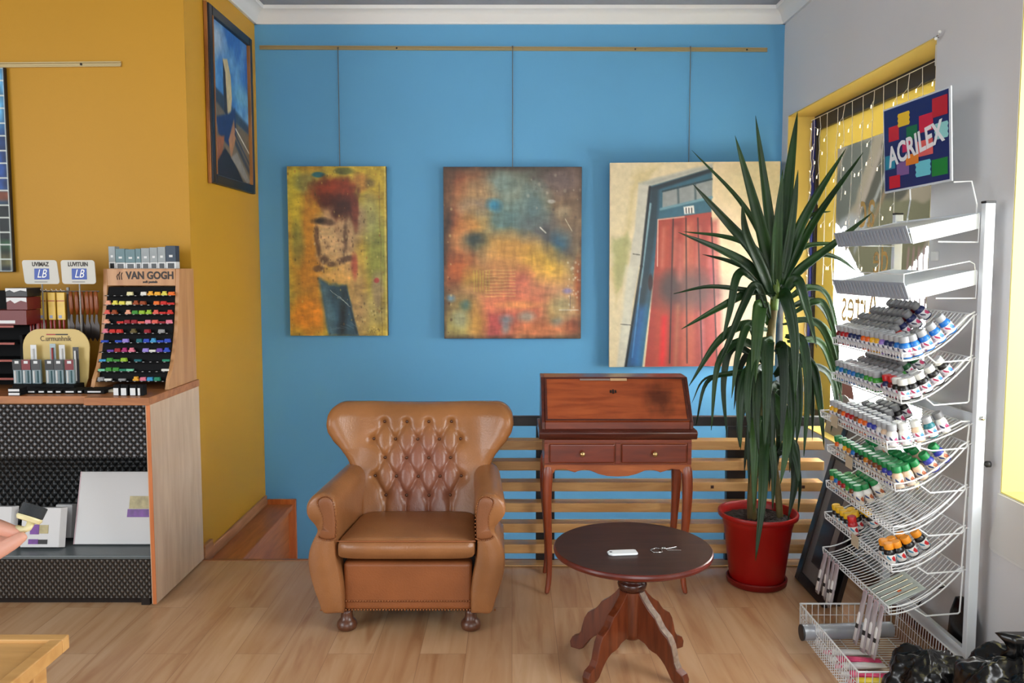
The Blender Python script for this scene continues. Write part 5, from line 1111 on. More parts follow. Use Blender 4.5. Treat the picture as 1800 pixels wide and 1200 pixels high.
# ------------------------------------------------------------------ yucca in its red pot
YP = 4.055; px_c = P(1331, 960, YP).x
M_pot = mat('red_plastic', (150, 8, 6), .38, spec=.5); M_potd = mat('dark_red_saucer', (108, 6, 6), .4); M_soil = mat('potting_soil', (34, 26, 22), .95, vary=.5, vscale=60, bump=.8, bscale=60)
pl = thing('potted_yucca', 'tall yucca with drooping leaves in a red plastic pot', 'plant', (px_c, YP, 0))
zr_ = P(1331, 928, YP-.19).z; zrm = zr_+.028
pt_ = MB().lathe([(.0, .028), (.128, .028), (.134, .034), (.168, zr_-.035), (.172, zr_-.03), (.174, zr_-.004), (.186, zr_), (.195, zr_+.006), (.197, zrm-.006), (.194, zrm), (.186, zrm), (.178, zrm-.012), (.172, zr_-.02)], 56).build('pot', M_pot, pl, autos=50)
MB().lathe([(.0, 0), (.136, 0), (.146, .008), (.15, .032), (.146, .036), (.139, .035), (.136, .02), (0, .02)], 48).build('saucer', M_potd, pl, autos=50)
n_ = np.random.RandomState(4)
so = MB(); R0 = .173
vs = [(0, 0, zr_-.012)]; fs = []
for k in range(1, 15):
    for j in range(48): a_ = 2*PI*j/48; r_ = R0*k/14; vs.append((r_*math.cos(a_), r_*math.sin(a_), zr_-.018+n_.rand()*.012))
for j in range(48): fs.append((0, 1+j, 1+(j+1) % 48))
for k in range(13):
    for j in range(48): o_ = 1+k*48; fs.append((o_+j, o_+48+j, o_+48+(j+1) % 48, o_+(j+1) % 48))
so.add(vs, fs).build('soil', M_soil, pl)
M_trunk = mat('yucca_trunk', (92, 78, 38), .7, vary=.4, vscale=14, stretch=(1, 1, .5)); M_stemg = mat('green_stem', (96, 122, 40), .5, vary=.25, vscale=10)
O = pl.location
def L3(px_, py_, dy=0.0): return P(px_, py_, YP+dy)-O
MB().tube(bez([L3(1322, 925), L3(1322, 870), L3(1330, 770), L3(1341, 690), L3(1350, 620), L3(1360, 545), L3(1364, 500)], 6), [.024]*12+[.022]*12+[.02]*12+[.014], 10).build('trunk', M_trunk, pl, smooth=True)
MB().tube(bez([L3(1372, 925, .03), L3(1366, 850, .03), L3(1352, 760, .02), L3(1345, 690, .01)], 6), .017, 8).build('stem', M_trunk, pl, smooth=True)
MB().tube(bez([L3(1360, 545, -.004), L3(1364, 500, -.004), L3(1368, 440, -.004)], 5), [.021]*6+[.016]*5, 8).build('stem', M_stemg, pl, smooth=True)
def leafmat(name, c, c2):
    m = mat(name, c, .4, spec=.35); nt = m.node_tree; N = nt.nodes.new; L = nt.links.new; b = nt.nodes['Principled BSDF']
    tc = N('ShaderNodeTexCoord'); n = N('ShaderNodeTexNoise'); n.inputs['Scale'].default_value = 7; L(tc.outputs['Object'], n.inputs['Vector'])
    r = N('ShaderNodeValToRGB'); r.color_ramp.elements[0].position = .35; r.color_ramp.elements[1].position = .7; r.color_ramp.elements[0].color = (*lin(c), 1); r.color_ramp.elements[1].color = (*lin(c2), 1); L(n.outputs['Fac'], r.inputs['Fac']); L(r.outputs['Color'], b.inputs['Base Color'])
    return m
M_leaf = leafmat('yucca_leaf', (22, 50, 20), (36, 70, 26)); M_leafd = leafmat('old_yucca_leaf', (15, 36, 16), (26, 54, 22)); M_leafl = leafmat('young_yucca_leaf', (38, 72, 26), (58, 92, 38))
def leaf(pts, wpx, bulge, seed, m):
    """pts: photo points from base to tip; bulge: how far the middle and the tip stand out towards (-) or away (+) from the viewer"""
    rs_ = random.Random(seed); n = len(pts)
    P3 = [L3(x, y, bulge*(i/(n-1))**.8*(1 if i < n-1 else .9)-.012*(seed % 3)) for i, (x, y) in enumerate(pts)]
    for q in P3:
        if q.z < .95: q.y = min(q.y, .13)
    if n == 2: P3 = [P3[0], (P3[0]+P3[1])/2+Vector((0, bulge*.05, .004)), P3[1]]
    c = bez(P3, 8 if n < 4 else 6); k = len(c); W = wpx*.0028/2
    tw = rs_.uniform(-.5, .5); b = MB(); V = []
    view = Vector((O.x, O.y, .4)).normalized()
    for i, q in enumerate(c):
        t = i/(k-1); T = (c[min(i+1, k-1)]-c[max(i-1, 0)]).normalized()
        nn = Vector((-.35+tw*.8, -1, .5)); nn = (nn-T*nn.dot(T)).normalized(); S = T.cross(nn)
        w_ = W*min(1, .35+t*2.6)*(1-t**2.2)**.8 if t < 1 else 0.0004
        w_ = max(w_, .0006); fold = w_*.42
        V += [q+S*w_, q+S*w_*.5-nn*fold*.6, q-nn*fold, q-S*w_*.5-nn*fold*.6, q-S*w_]
    F_ = [(i*5+j, i*5+j+1, i*5+5+j+1, i*5+5+j) for i in range(k-1) for j in range(4)]
    o = b.add(V, F_).build('leaf', m, pl, smooth=True)
    s = o.modifiers.new('thickness', 'SOLIDIFY'); s.thickness = .0016; return o
LV = [
 ([(1366, 500), (1352, 380), (1328, 203)], 24, .05, 'm'), ([(1362, 505), (1335, 390), (1292, 238)], 26, -.05, 'm'), ([(1362, 500), (1345, 430), (1300, 352), (1216, 264)], 16, .12, 'm'), ([(1358, 520), (1330, 450), (1280, 392), (1217, 322)], 24, -.14, 'd'),
 ([(1372, 500), (1385, 330), (1402, 196)], 26, .10, 'm'), ([(1374, 500), (1392, 390), (1403, 298)], 18, -.02, 'm'), ([(1364, 530), (1366, 420), (1376, 298)], 24, -.12, 'm'), ([(1376, 480), (1415, 380), (1487, 261)], 22, -.06, 'm'), ([(1376, 500), (1430, 390), (1517, 268)], 18, .02, 'm'),
 ([(1382, 420), (1425, 378), (1460, 371)], 10, .14, 'm'), ([(1372, 510), (1410, 470), (1470, 425), (1534, 373)], 20, -.02, 'm'), ([(1360, 520), (1320, 470), (1270, 440), (1192, 408)], 22, -.16, 'd'), ([(1358, 470), (1320, 432), (1270, 415), (1200, 407)], 14, .14, 'm'), ([(1350, 500), (1320, 475), (1280, 458), (1235, 447)], 13, .1, 'd'), ([(1366, 515), (1330, 512), (1250, 503), (1184, 516)], 12, -.08, 'd'),
 ([(1360, 510), (1320, 512), (1265, 540), (1198, 578)], 18, -.12, 'm'), ([(1356, 520), (1320, 482), (1296, 484), (1283, 545), (1269, 602)], 20, -.1, 'm'), ([(1354, 560), (1330, 500), (1305, 540), (1276, 612), (1262, 640)], 17, -.16, 'd'), ([(1350, 480), (1335, 500), (1330, 560)], 16, .1, 'd'), ([(1362, 530), (1338, 470), (1312, 410), (1304, 356)], 22, -.2, 'd'),
 ([(1376, 480), (1410, 436), (1450, 428), (1482, 430)], 12, .1, 'm'), ([(1378, 500), (1430, 452), (1470, 452), (1508, 478)], 14, .12, 'd'), ([(1376, 520), (1400, 490), (1418, 540), (1436, 612)], 24, -.14, 'm'), ([(1378, 530), (1420, 505), (1455, 520), (1478, 602)], 15, .06, 'm'), ([(1378, 545), (1430, 528), (1462, 570), (1474, 650)], 16, .14, 'd'), ([(1380, 560), (1430, 530), (1452, 540), (1470, 600), (1474, 640)], 14, .02, 'm'), ([(1376, 570), (1430, 562), (1462, 590), (1466, 625)], 12, .16, 'm'),
 ([(1352, 570), (1338, 535), (1330, 600), (1322, 705)], 30, -.16, 'l'), ([(1366, 520), (1380, 520), (1396, 590), (1398, 706)], 26, -.2, 'm'), ([(1350, 580), (1310, 570), (1262, 600), (1211, 678)], 20, -.1, 'm'), ([(1348, 640), (1300, 655), (1240, 665), (1216, 708)], 7, .08, 'd'), ([(1344, 650), (1290, 655), (1242, 672), (1223, 748)], 12, -.06, 'd'), ([(1348, 620), (1300, 600), (1262, 640), (1250, 756)], 18, -.12, 'm'), ([(1350, 640), (1290, 610), (1272, 670), (1278, 768)], 16, -.04, 'd'), ([(1348, 660), (1320, 570), (1298, 620), (1286, 700)], 18, -.2, 'm'),
 ([(1346, 680), (1320, 650), (1302, 700), (1302, 792)], 26, -.12, 'm'), ([(1348, 700), (1320, 680), (1300, 740), (1300, 786)], 18, -.04, 'd'), ([(1354, 620), (1350, 600), (1348, 690), (1344, 794)], 26, -.22, 'm'), ([(1340, 730), (1342, 800), (1340, 880), (1328, 985)], 22, -.24, 'm'), ([(1338, 740), (1328, 740), (1326, 800), (1325, 900)], 22, -.2, 'l'),
 ([(1356, 690), (1374, 720), (1384, 770), (1372, 850)], 26, -.18, 'l'), ([(1372, 600), (1398, 640), (1404, 720), (1400, 780)], 22, -.1, 'm'), ([(1380, 590), (1410, 600), (1420, 680), (1413, 802)], 20, -.14, 'm'), ([(1384, 620), (1425, 640), (1440, 700), (1449, 788)], 20, -.1, 'm'), ([(1368, 770), (1385, 770), (1400, 810), (1404, 850)], 20, -.12, 'm'), ([(1366, 800), (1392, 780), (1398, 840), (1385, 915)], 24, -.05, 'd'), ([(1370, 790), (1396, 800), (1406, 850), (1402, 910)], 11, .04, 'd'),
 ([(1382, 640), (1420, 640), (1428, 700), (1428, 775)], 13, .08, 'd'), ([(1384, 600), (1440, 600), (1464, 650), (1482, 710)], 16, .1, 'm'), ([(1384, 560), (1440, 570), (1470, 640), (1480, 690)], 15, .0, 'm'), ([(1378, 630), (1390, 660), (1394, 720), (1386, 770)], 22, .1, 'd'), ([(1352, 700), (1340, 660), (1322, 690), (1316, 760)], 20, .1, 'd'), ([(1356, 690), (1366, 680), (1370, 740), (1366, 830)], 24, .08, 'd'), ([(1344, 640), (1320, 620), (1300, 650), (1290, 720)], 16, .1, 'd'), ([(1386, 640), (1450, 650), (1470, 700), (1460, 760)], 16, .08, 'd'), ([(1340, 760), (1320, 740), (1312, 790), (1308, 830)], 12, .02, 'd')]
LV += [([(1346, 700), (1352, 690), (1356, 760), (1352, 860)], 24, -.1, 'd'), ([(1342, 720), (1330, 700), (1318, 760), (1316, 850)], 20, -.08, 'd'), ([(1360, 660), (1382, 650), (1392, 720), (1388, 830)], 22, -.14, 'm'), ([(1350, 640), (1326, 620), (1314, 690), (1318, 770)], 20, -.18, 'm'), ([(1362, 620), (1374, 610), (1378, 690), (1372, 790)], 22, -.2, 'd'), ([(1340, 750), (1352, 760), (1360, 820), (1358, 895)], 18, -.16, 'm'), ([(1352, 660), (1336, 650), (1330, 720), (1334, 800)], 22, -.22, 'd')]
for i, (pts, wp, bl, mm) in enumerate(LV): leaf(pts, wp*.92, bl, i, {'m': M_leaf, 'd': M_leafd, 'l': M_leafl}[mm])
# ------------------------------------------------------------------ white wire display rack
M_rw = mat('white_powder_coat', (224, 230, 236), .35); M_rwire = mat('white_coated_wire', (228, 230, 232), .3); M_rib = mat('grey_ribbed_plastic', (170, 178, 190), .35); M_bcap = mat('black_end_cap', (26, 26, 28), .5)
RK = Vector((1.70, 3.0, 0)); YN, YFR = 3.0, 3.70
rack = thing('display_rack', 'tall white wire rack with curved baskets of paint bottles by the window', 'display rack', RK)
ZT = P(1728, 357, 3.0).z
def rb(mb, nm, m, parent=None, **k): 
    o = mb.build(nm, m, parent or rack, **k); return o
for yy in (0, YFR-YN):
    rb(MB().box((0, yy-.015, 0), (.036, yy+.015, ZT)), 'post', M_rw, bevel=.003); rb(MB().box((-.001, yy-.0165, ZT+.0002), (.037, yy+.0165, ZT+.008)), 'end_cap', M_bcap, bevel=.002)
    rb(MB().box((-.04, yy-.015, .008), (-.0005, yy+.015, .034)), 'foot_bar', M_rw, bevel=.003)
for (z0_, z1_) in ((ZT-.085, ZT-.03), (1.0, 1.045), (.1, .15)): rb(MB().box((.008, .0155, z0_), (.028, YFR-YN-.0155, z1_)), 'cross_beam', M_rw, bevel=.002)
for z_ in np.linspace(.25, 1.7, 14): MB().box((-.0008, -.0035, z_), (.0, .0035, z_+.012)).build('slot', M_bcap, rack) if False else None
rb(MB().lathe([(.009, 0), (.009, .008), (.004, .012), (0, .012)], 12, M=Matrix.Translation((.02, -.0152, 1.04)) @ Matrix.Rotation(PI/2, 4, 'X')), 'bolt', M_chrome, smooth=True)
rb(MB().lathe([(.006, 0), (.006, .012), (.012, .016), (.012, .03), (0, .032)], 12, M=Matrix.Translation((.0362, 0, .865)) @ Matrix.Rotation(PI/2, 4, 'Y')), 'knob', M_bcap, smooth=True)
XF = 1.44-RK.x; XBk = -.004; LX = XBk-XF
def curve(u, z0, rise): return (XF+LX*u, z0+rise*u**1.9)
def basket(z0, rise, lip=.028, xf=0.0):
    b = MB(); n = 27; W = YFR-YN-.04
    def cp(u, dz_=0):
        x, z = curve(u, z0, rise); return x-xf*(1-u), z+dz_
    us = [i/9 for i in range(10)]
    for i in range(n):
        y = .02+W*i/(n-1); end = i in (0, n-1)
        x0_, z0__ = cp(0); pts = [(x0_-.004, y, z0__+lip)]+[(cp(u)[0], y, cp(u)[1]) for u in us]+([] if not end else [])
        b.tube(pts, .0028 if end else .0017, 5)
    for u, dz_, r_ in ((0, lip, .003), (0, 0, .0024), (.4, -.003, .0024), (.78, -.003, .0024), (1, 0, .003)):
        x, z = cp(u, dz_); b.tube([(x-(.004 if dz_ > .01 else 0), .02, z), (x-(.004 if dz_ > .01 else 0), .02+W, z)], r_, 5)
    for y in (.018, .022+W):
        # raised end rail and the bracket that hooks into the post
        b.tube([(cp(0)[0]-.004, y, z0+lip)]+[(cp(u)[0], y, cp(u, .028)[1]) for u in us[1:-1]]+[(cp(1)[0], y, z0+rise+.01)], .003, 5)
        yb = .004 if y < .1 else W+.036
        b.tube([(-.002, yb, z0+rise+.004), (-.006, y, z0+rise-.004), (-.012, y, z0+.01), (-.018, y, z0+.004), (-.14, y, z0-.006), (cp(.35)[0], y, cp(.35)[1]-.004)], .003, 5)
    return rb(b, 'basket', M_rwire)
BK = [(1.246, .172, 0), (1.088, .17, 0), (.917, .095, .045), (.758, .18, .01), (.594, .18, .01), (.449, .17, .012), (.285, .175, .016)]
for z0_, rise, xf in BK: basket(z0_, rise, xf=xf)
# two sheet shelves with ribbed price strips
for k, (zf, zb_) in enumerate(((1.736, 1.786), (1.53, 1.582))):
    D = Vector((LX, 0, zb_-zf)).normalized(); h = .055; y1_ = YFR-YN-.02
    poly = [(XF+.005, zf-.004), (-.002, zb_), (-.002, zb_-h), (XF+.02, zf-h-.006)]
    for (ya, yb) in ((.018, .021), (y1_-.003, y1_)): rb(MB().prism(poly, lambda x, z: (x, ya, z), lambda x, z: (x, yb, z)), 'end_plate', M_rw)
    sh = [(XF+.005, zf-.006), (-.002, zb_-.004), (-.002, zb_-.007), (XF+.005, zf-.009)]
    rb(MB().prism(sh, lambda x, z: (x, .0215, z), lambda x, z: (x, y1_-.0035, z)), 'shelf_plate', M_rw)
    b = MB(); b.prism([(XF-.012, zf+.004), (XF-.009, zf+.004), (XF+.013, zf-h-.004), (XF+.010, zf-h-.004)], lambda x, z: (x, .012, z), lambda x, z: (x, y1_+.006, z))
    nrib = 22
    for i in range(nrib):
        y = .02+(y1_-.02)*(i+.3)/nrib
        b.prism([(XF-.0135, zf-.004), (XF-.0105, zf-.004), (XF+.0075, zf-h+.004), (XF+.0045, zf-h+.004)], lambda x, z: (x-.0012, y, z), lambda x, z: (x-.0012, y+.012, z))
    rb(b, 'ribbed_strip', M_rib)
    for ya in (.018, y1_): rb(MB().tube([(-.002, ya, zb_-.006), (-.004, ya, zb_-h-.05), (XF+.11, ya, zf-h+.002)], .0028, 5), 'bracket', M_rwire)
    if k == 1:
        rb(MB().tube([(XF-.008, .02, zf-.004), (XF-.008, .02, zf+.035), (XF-.008, y1_, zf+.04), (XF-.008, y1_, zf)], .0022, 5), 'guard_wire', M_rwire)
        rb(MB().tube([(XF-.008, .02, zf+.035), (-.03, .02, zb_+.03), (-.012, .02, zb_+.02), (-.004, .02, zb_-.03)], .0022, 5), 'guard_wire', M_rwire)
# flat basket standing on the floor in front
bkf = thing('floor_basket', 'shallow white wire basket of tubes on the floor under the rack', 'basket', (1.245, 2.86, 0)); b = MB(); W_, L_, H_ = .42, .60, .14
for i in range(30):
    y = L_*i/29; b.tube([(0, y, H_), (.008, y, .004), (W_-.008, y, .004), (W_, y, H_)], .0018, 5)
for i in range(17):
    x = W_*i/16; b.tube([(x, 0, H_), (x, .006, .004)], .0018, 5); b.tube([(x, L_, H_), (x, L_-.006, .004)], .0018, 5)
for i in range(4): x = .05+.105*i; b.tube([(x, .006, .0035), (x, L_-.006, .0035)], .0022, 5)
b.tube([(0, 0, H_), (W_, 0, H_), (W_, L_, H_), (0, L_, H_)], .004, 6, closed=True)
for z in (.045, .09): b.tube([(0.003, 0, z), (W_-.003, 0, z), (W_-.003, L_, z), (.003, L_, z)], .0016, 5, closed=True)
for i in range(29):   # crossed wires of the outer long side
    y = L_*i/29; b.tube([(.001, y, H_*.6), (.006, y+L_/29, .01)], .0014, 4)
b.build('wire_cage', M_rwire, bkf)
M_roll = mat('grey_roll', (160, 164, 172), .35, metal=.2); M_dark = mat('dark_roll_end', (34, 34, 38), .5)
ro = thing('cardboard_roll', 'grey roll lying across the far end of the floor basket', 'roll', (1.20, 3.30, .085)); MB().tube([(0, 0, 0), (.38, .03, .0)], .032, 20).build('tube_wall', M_roll, ro, autos=40); MB().tube([(-.006, 0, 0), (-.0004, 0, 0)], .033, 20).build('end_cap', M_dark, ro, autos=40)
M_pink = mat('pink_tube', (214, 60, 110), .35, vary=.35, vscale=30); M_wht = mat('white_tube', (226, 224, 222), .35); M_yel_t = mat('yellow_wrapper', (226, 196, 50), .35, vary=.3, vscale=20); M_grn_t = mat('green_wrapper', (70, 140, 60), .35, vary=.3, vscale=20); M_red_t = mat('red_wrapper', (196, 40, 40), .35, vary=.3, vscale=20)
for k, (y, m_, m2, lab) in enumerate(((3.26, M_wht, M_pink, 'white tube with a pink cap nearest the grey roll in the floor basket'), (3.20, M_pink, M_wht, 'pink tube second from the grey roll in the floor basket'), (3.14, M_wht, M_pink, 'white tube third from the grey roll in the floor basket'), (3.08, M_pink, M_wht, 'pink tube fourth from the grey roll in the floor basket'), (3.02, M_yel_t, M_red_t, 'yellow tube beside the pink tubes in the floor basket'), (2.965, M_grn_t, M_yel_t, 'green tube near the black bag in the floor basket'))):
    r = thing('paint_tube', lab, 'tube', (1.275, y+.0, .021), random.uniform(-.12, .12), 'tubes in the floor basket')
    MB().rings([[Vector((x, .018*w_*math.cos(a), .014*h_*math.sin(a))) for a in [2*PI*j/12 for j in range(12)]] for x, w_, h_ in ((.03, .7, 1), (.05, 1, 1), (.12, 1.05, .9), (.2, 1.15, .15))]).build('tube', m_, r, smooth=True); MB().tube([(0, 0, 0), (.0295, 0, 0)], .009, 10).build('cap', m2, r, autos=40)
# ---- bottles
def bottle_meshes(key, paint, cap, lab, r=.0205, h=.059, ch=.023, capr=.018):
    body = MB().lathe([(r*.9, 0), (r, .003), (r, h*.78), (r*.9, h*.88), (capr*.8, h*.97), (capr*.75, h)], 14).mesh('bottle_body', paint, True)
    cp_ = MB().lathe([(capr, h+.0004), (capr, h+ch-.003), (capr*.88, h+ch), (0, h+ch)], 14).mesh('bottle_cap', cap, False); cp_.polygons.foreach_set('use_smooth', [True]*len(cp_.polygons)); cp_.set_sharp_from_angle(angle=math.radians(40))
    lb = MB().lathe([(r+.0003, .006), (r+.0006, .007), (r+.0006, h*.66), (r+.0003, h*.67)], 14)
    lb.f = [f_ for f_ in lb.f if len(f_) == 4]; lb.mi = [0]*len(lb.f); lb = lb.mesh('bottle_label', lab, True)
    return body, cp_, lb
def labelmat(name, base, c1, c2, sc=90):
    m = mat(name, base, .4); nt = m.node_tree; N = nt.nodes.new; L = nt.links.new; b = nt.nodes['Principled BSDF']; tc = N('ShaderNodeTexCoord'); mp = N('ShaderNodeMapping'); L(tc.outputs['Object'], mp.inputs['Vector']); mp.inputs['Scale'].default_value = (1, 1, .6)
    n = N('ShaderNodeTexVoronoi'); n.inputs['Scale'].default_value = sc; L(mp.outputs[0], n.inputs['Vector']); sp = N('ShaderNodeSeparateColor'); L(n.outputs['Color'], sp.inputs[0]); r = N('ShaderNodeValToRGB'); r.color_ramp.interpolation = 'CONSTANT'; e = r.color_ramp.elements
    e[0].color = (*lin(base), 1); e[1].position = .62; e[1].color = (*lin(c1), 1); e.new(.82).color = (*lin(c2), 1); L(sp.outputs[0], r.inputs['Fac']); L(r.outputs['Color'], b.inputs['Base Color']); return m
LBL = {'A': labelmat('white_pink_label', (222, 222, 228), (200, 60, 110), (60, 60, 90)), 'B': labelmat('white_blue_label', (226, 228, 232), (70, 140, 200), (190, 60, 100)), 'C': labelmat('craft_label', (206, 196, 180), (170, 90, 50), (40, 60, 110)), 'D': labelmat('stain_label', (214, 212, 208), (190, 36, 40), (60, 130, 160))}
CAPM = {'grey': mat('shaded_grey_cap', (112, 112, 114), .45), 'pale grey': mat('pale_grey_cap', (158, 160, 164), .4), 'white': mat('white_cap', (210, 210, 206), .4), 'green': mat('green_cap', (10, 124, 62), .4), 'yellow': mat('yellow_cap', (226, 178, 20), .4), 'amber': mat('amber_cap', (226, 142, 26), .4), 'red': mat('red_cap', (190, 24, 26), .35), 'black': mat('black_cap', (28, 28, 30), .4)}  # plain grey is the pale grey cap with shelf shade painted in
PAINT = {'red': (170, 24, 30), 'dark red': (110, 24, 30), 'navy': (30, 40, 90), 'blue': (30, 110, 190), 'orange': (226, 100, 30), 'yellow': (234, 178, 40), 'violet': (150, 120, 200), 'green': (60, 150, 50), 'dark green': (30, 90, 50), 'black': (24, 22, 24), 'brown': (120, 66, 36), 'white': (222, 220, 214), 'peach': (220, 190, 160), 'pink': (214, 100, 140), 'teal': (30, 110, 120), 'amber': (196, 120, 30), 'indigo': (50, 60, 160)}
bmesh_cache = {}
SHELF = ['top', 'second', 'third', 'fourth', 'fifth', 'sixth', 'seventh']
def put_bottle(shelf, u, y, paint, cap, lab, big=1.0, extra=''):
    z0_, rise, xf = BK[shelf]
    x, z = curve(u, z0_, rise); dz_ = 1.9*rise*u**.9/LX; x -= xf*(1-u)
    key = (paint, cap, lab)
    if key not in bmesh_cache: bmesh_cache[key] = bottle_meshes(key, mat('paint_'+paint.replace(' ', '_'), PAINT[paint], .3), CAPM[cap], LBL[lab])
    bo, ca, la = bmesh_cache[key]
    a = math.atan(dz_); nrm = Vector((-math.sin(a), 0, math.cos(a)))
    r = bpy.data.objects.new('paint_bottle', bo); COL.objects.link(r)
    r.rotation_euler = (random.uniform(-.012, .012), -a+random.uniform(-.02, .02), 0); r.location = RK+Vector((x, y, z))+nrm*.0046; r.scale = (big, big, big)
    for nm, me_ in (('cap', ca), ('label', la)):
        o = bpy.data.objects.new(nm, me_); COL.objects.link(o); o.parent = r
    BOT.append((r, shelf, u, y, paint, cap)); return r
BOT = []
YS = [.047+.0425*i for i in range(15)]      # along the basket, nearest the viewer first
US = [.105, .27, .45, .615, .765, .905]
def col(shelf, ui, ys, paints, cap, lab, **k):
    for i, yi in enumerate(ys): put_bottle(shelf, US[ui], YS[yi], paints[i % len(paints)], cap, lab, **k)
# top basket: blue row at the near end, reds to violets along the front, caps behind painted darker for the shade under the shelf
col(0, 0, range(15), ['blue', 'blue', 'navy', 'navy', 'violet', 'yellow', 'yellow', 'orange', 'orange', 'navy', 'navy', 'navy', 'red', 'red', 'dark red'], 'pale grey', 'A')
for ui in (1, 2, 3, 4): col(0, ui, [0], ['blue'], 'pale grey', 'B')
col(0, 1, [1, 2, 4, 5, 6, 7, 8, 9, 10, 11, 12, 13, 14], ['violet', 'violet', 'orange', 'peach', 'red', 'red', 'dark red', 'dark red'], 'pale grey', 'A'); col(0, 2, [1, 5, 6, 7, 8, 9, 10, 11, 12, 13, 14], ['violet', 'red', 'dark red', 'dark red'], 'grey', 'A'); col(0, 3, [6, 7, 8, 9, 10, 11, 12, 13, 14], ['navy', 'dark red', 'dark red'], 'grey', 'A'); col(0, 4, [6, 7, 8, 9, 10, 11, 12, 13], ['navy', 'dark red'], 'grey', 'A'); col(0, 5, [6, 7, 8, 9, 10, 11], ['navy', 'dark red'], 'grey', 'A')
# second basket
col(1, 0, [0, 1], ['black'], 'white', 'B'); col(1, 0, [2, 3], ['dark red', 'navy'], 'red', 'A'); col(1, 0, [5, 6, 7], ['green'], 'pale grey', 'A'); col(1, 0, range(8, 15), ['teal', 'teal', 'blue', 'blue', 'teal', 'blue'], 'pale grey', 'A')
for ui in (1, 2, 3, 4): col(1, ui, [0], ['black'], 'white', 'B')
col(1, 1, range(1, 14), ['white', 'pink', 'green', 'green', 'green', 'dark green'], 'pale grey', 'A'); col(1, 2, [1], ['white'], 'white', 'B'); col(1, 2, range(4, 13), ['green', 'dark green', 'dark green'], 'grey', 'A'); col(1, 3, range(5, 13), ['dark green', 'navy'], 'grey', 'A'); col(1, 4, range(5, 12), ['dark green', 'navy'], 'grey', 'A')
# third basket, flatter
col(2, 0, range(14), ['white', 'peach', 'white', 'indigo', 'indigo', 'orange', 'orange', 'brown', 'red', 'red', 'orange', 'brown', 'yellow', 'yellow'], 'pale grey', 'A'); col(2, 1, [0, 1], ['white', 'brown'], 'white', 'B'); col(2, 1, range(3, 12), ['white', 'dark red', 'brown'], 'pale grey', 'A'); col(2, 2, [0], ['peach'], 'white', 'B'); col(2, 2, [5, 6, 7, 8, 9, 10], ['black', 'brown'], 'grey', 'A'); col(2, 3, [0], ['teal'], 'pale grey', 'B'); col(2, 3, [6, 7, 8, 9], ['black'], 'grey', 'A'); col(2, 4, [0, 7, 8], ['white', 'black', 'black'], 'grey', 'A')
# fourth basket: green caps
col(3, 0, [0, 1], ['peach', 'indigo'], 'green', 'C'); col(3, 0, range(2, 14), ['indigo', 'brown', 'brown', 'brown', 'amber', 'black', 'black', 'blue', 'amber', 'yellow', 'white', 'orange'], 'green', 'C'); col(3, 1, [0, 1, 2, 3, 4, 5, 7, 8], ['peach', 'white', 'brown'], 'green', 'C'); col(3, 2, [0, 1, 2, 3, 4, 8, 9], ['peach', 'brown', 'white'], 'green', 'C'); col(3, 3, [0, 2, 3], ['indigo', 'peach', 'white'], 'green', 'C'); col(3, 4, [0], ['indigo'], 'green', 'C')
# fifth basket: green caps at the far end
col(4, 0, range(8, 15), ['white', 'brown', 'green', 'red', 'red', 'blue', 'amber'], 'green', 'C'); col(4, 1, range(8, 13), ['white', 'brown', 'blue'], 'green', 'C'); col(4, 2, range(8, 12), ['white', 'brown'], 'green', 'C')
# sixth basket: yellow caps far, amber caps near, one red cap
col(5, 0, [10, 11, 12, 13], ['black'], 'yellow', 'D'); col(5, 1, [10, 11], ['black'], 'yellow', 'D'); col(5, 2, [9, 10], ['black'], 'yellow', 'D'); col(5, 0, [9], ['red'], 'red', 'D')
for ui, ys in ((0, [1, 2]), (1, [1, 2]), (2, [1, 2]), (3, [1])): col(5, ui, ys, ['black'], 'amber', 'D')
# every label names shelf, colour and place
NUM = ['', 'single', 'two', 'three', 'four', 'five', 'six', 'seven', 'eight', 'nine', 'ten', 'eleven', 'twelve', 'thirteen', 'fourteen', 'fifteen']
ORD = ['first', 'second', 'third', 'fourth', 'fifth', 'sixth', 'seventh', 'eighth', 'ninth', 'tenth', 'eleventh', 'twelfth', 'thirteenth', 'fourteenth', 'fifteenth']
ROWN = ['front row', 'second row', 'third row', 'fourth row', 'fifth row', 'back row']
rowmap = {}
for t_ in BOT: rowmap.setdefault((t_[1], US.index(t_[2])), []).append(t_)
for (sh_, ui), L_b in rowmap.items():
    L_b.sort(key=lambda t_: t_[3])
    for i, (r, s_, u_, y_, pa, ca) in enumerate(L_b):
        tag(r, '%s %s-capped bottle, %s from near end, %s of %s basket' % (pa, ca.replace(' ', '-'), ORD[i], ROWN[ui], SHELF[sh_]), 'paint bottle', 'paint bottles in the %s wire basket' % SHELF[sh_])
# ---- paper cards clipped to the lips and the flat pack on the lowest basket
M_cardb = mat('beige_price_card', (196, 182, 156), .6)
for sh_, y_, lab in ((2, .50, 'small beige price card on the lip of the third wire basket'), (3, .42, 'small beige price card on the lip of the fourth wire basket'), (5, .33, 'beige price card on the lip of the sixth wire basket')):
    z0_, rise, xf = BK[sh_]; c = thing('price_card', lab, 'card', RK+Vector((XF-xf-.0105, y_, z0_-.012)), 0, 'price cards on the basket lips'); MB().box((-.001, -.035, 0), (.0, .035, .05)).build('card', M_cardb, c)
z0_, rise, xf = BK[6]
fp = thing('flat_tool_pack', 'clear flat pack of silver tools lying in the lowest wire basket', 'pack', RK+Vector((XF+.016, .2, z0_+.009))); MB().box((-.012, -.12, 0), (.15, .06, .004), Matrix.Rotation(-.44, 4, 'Y')).build('backing', mat('pale_green_grey_card', (186, 196, 190), .3), fp, bevel=.002)
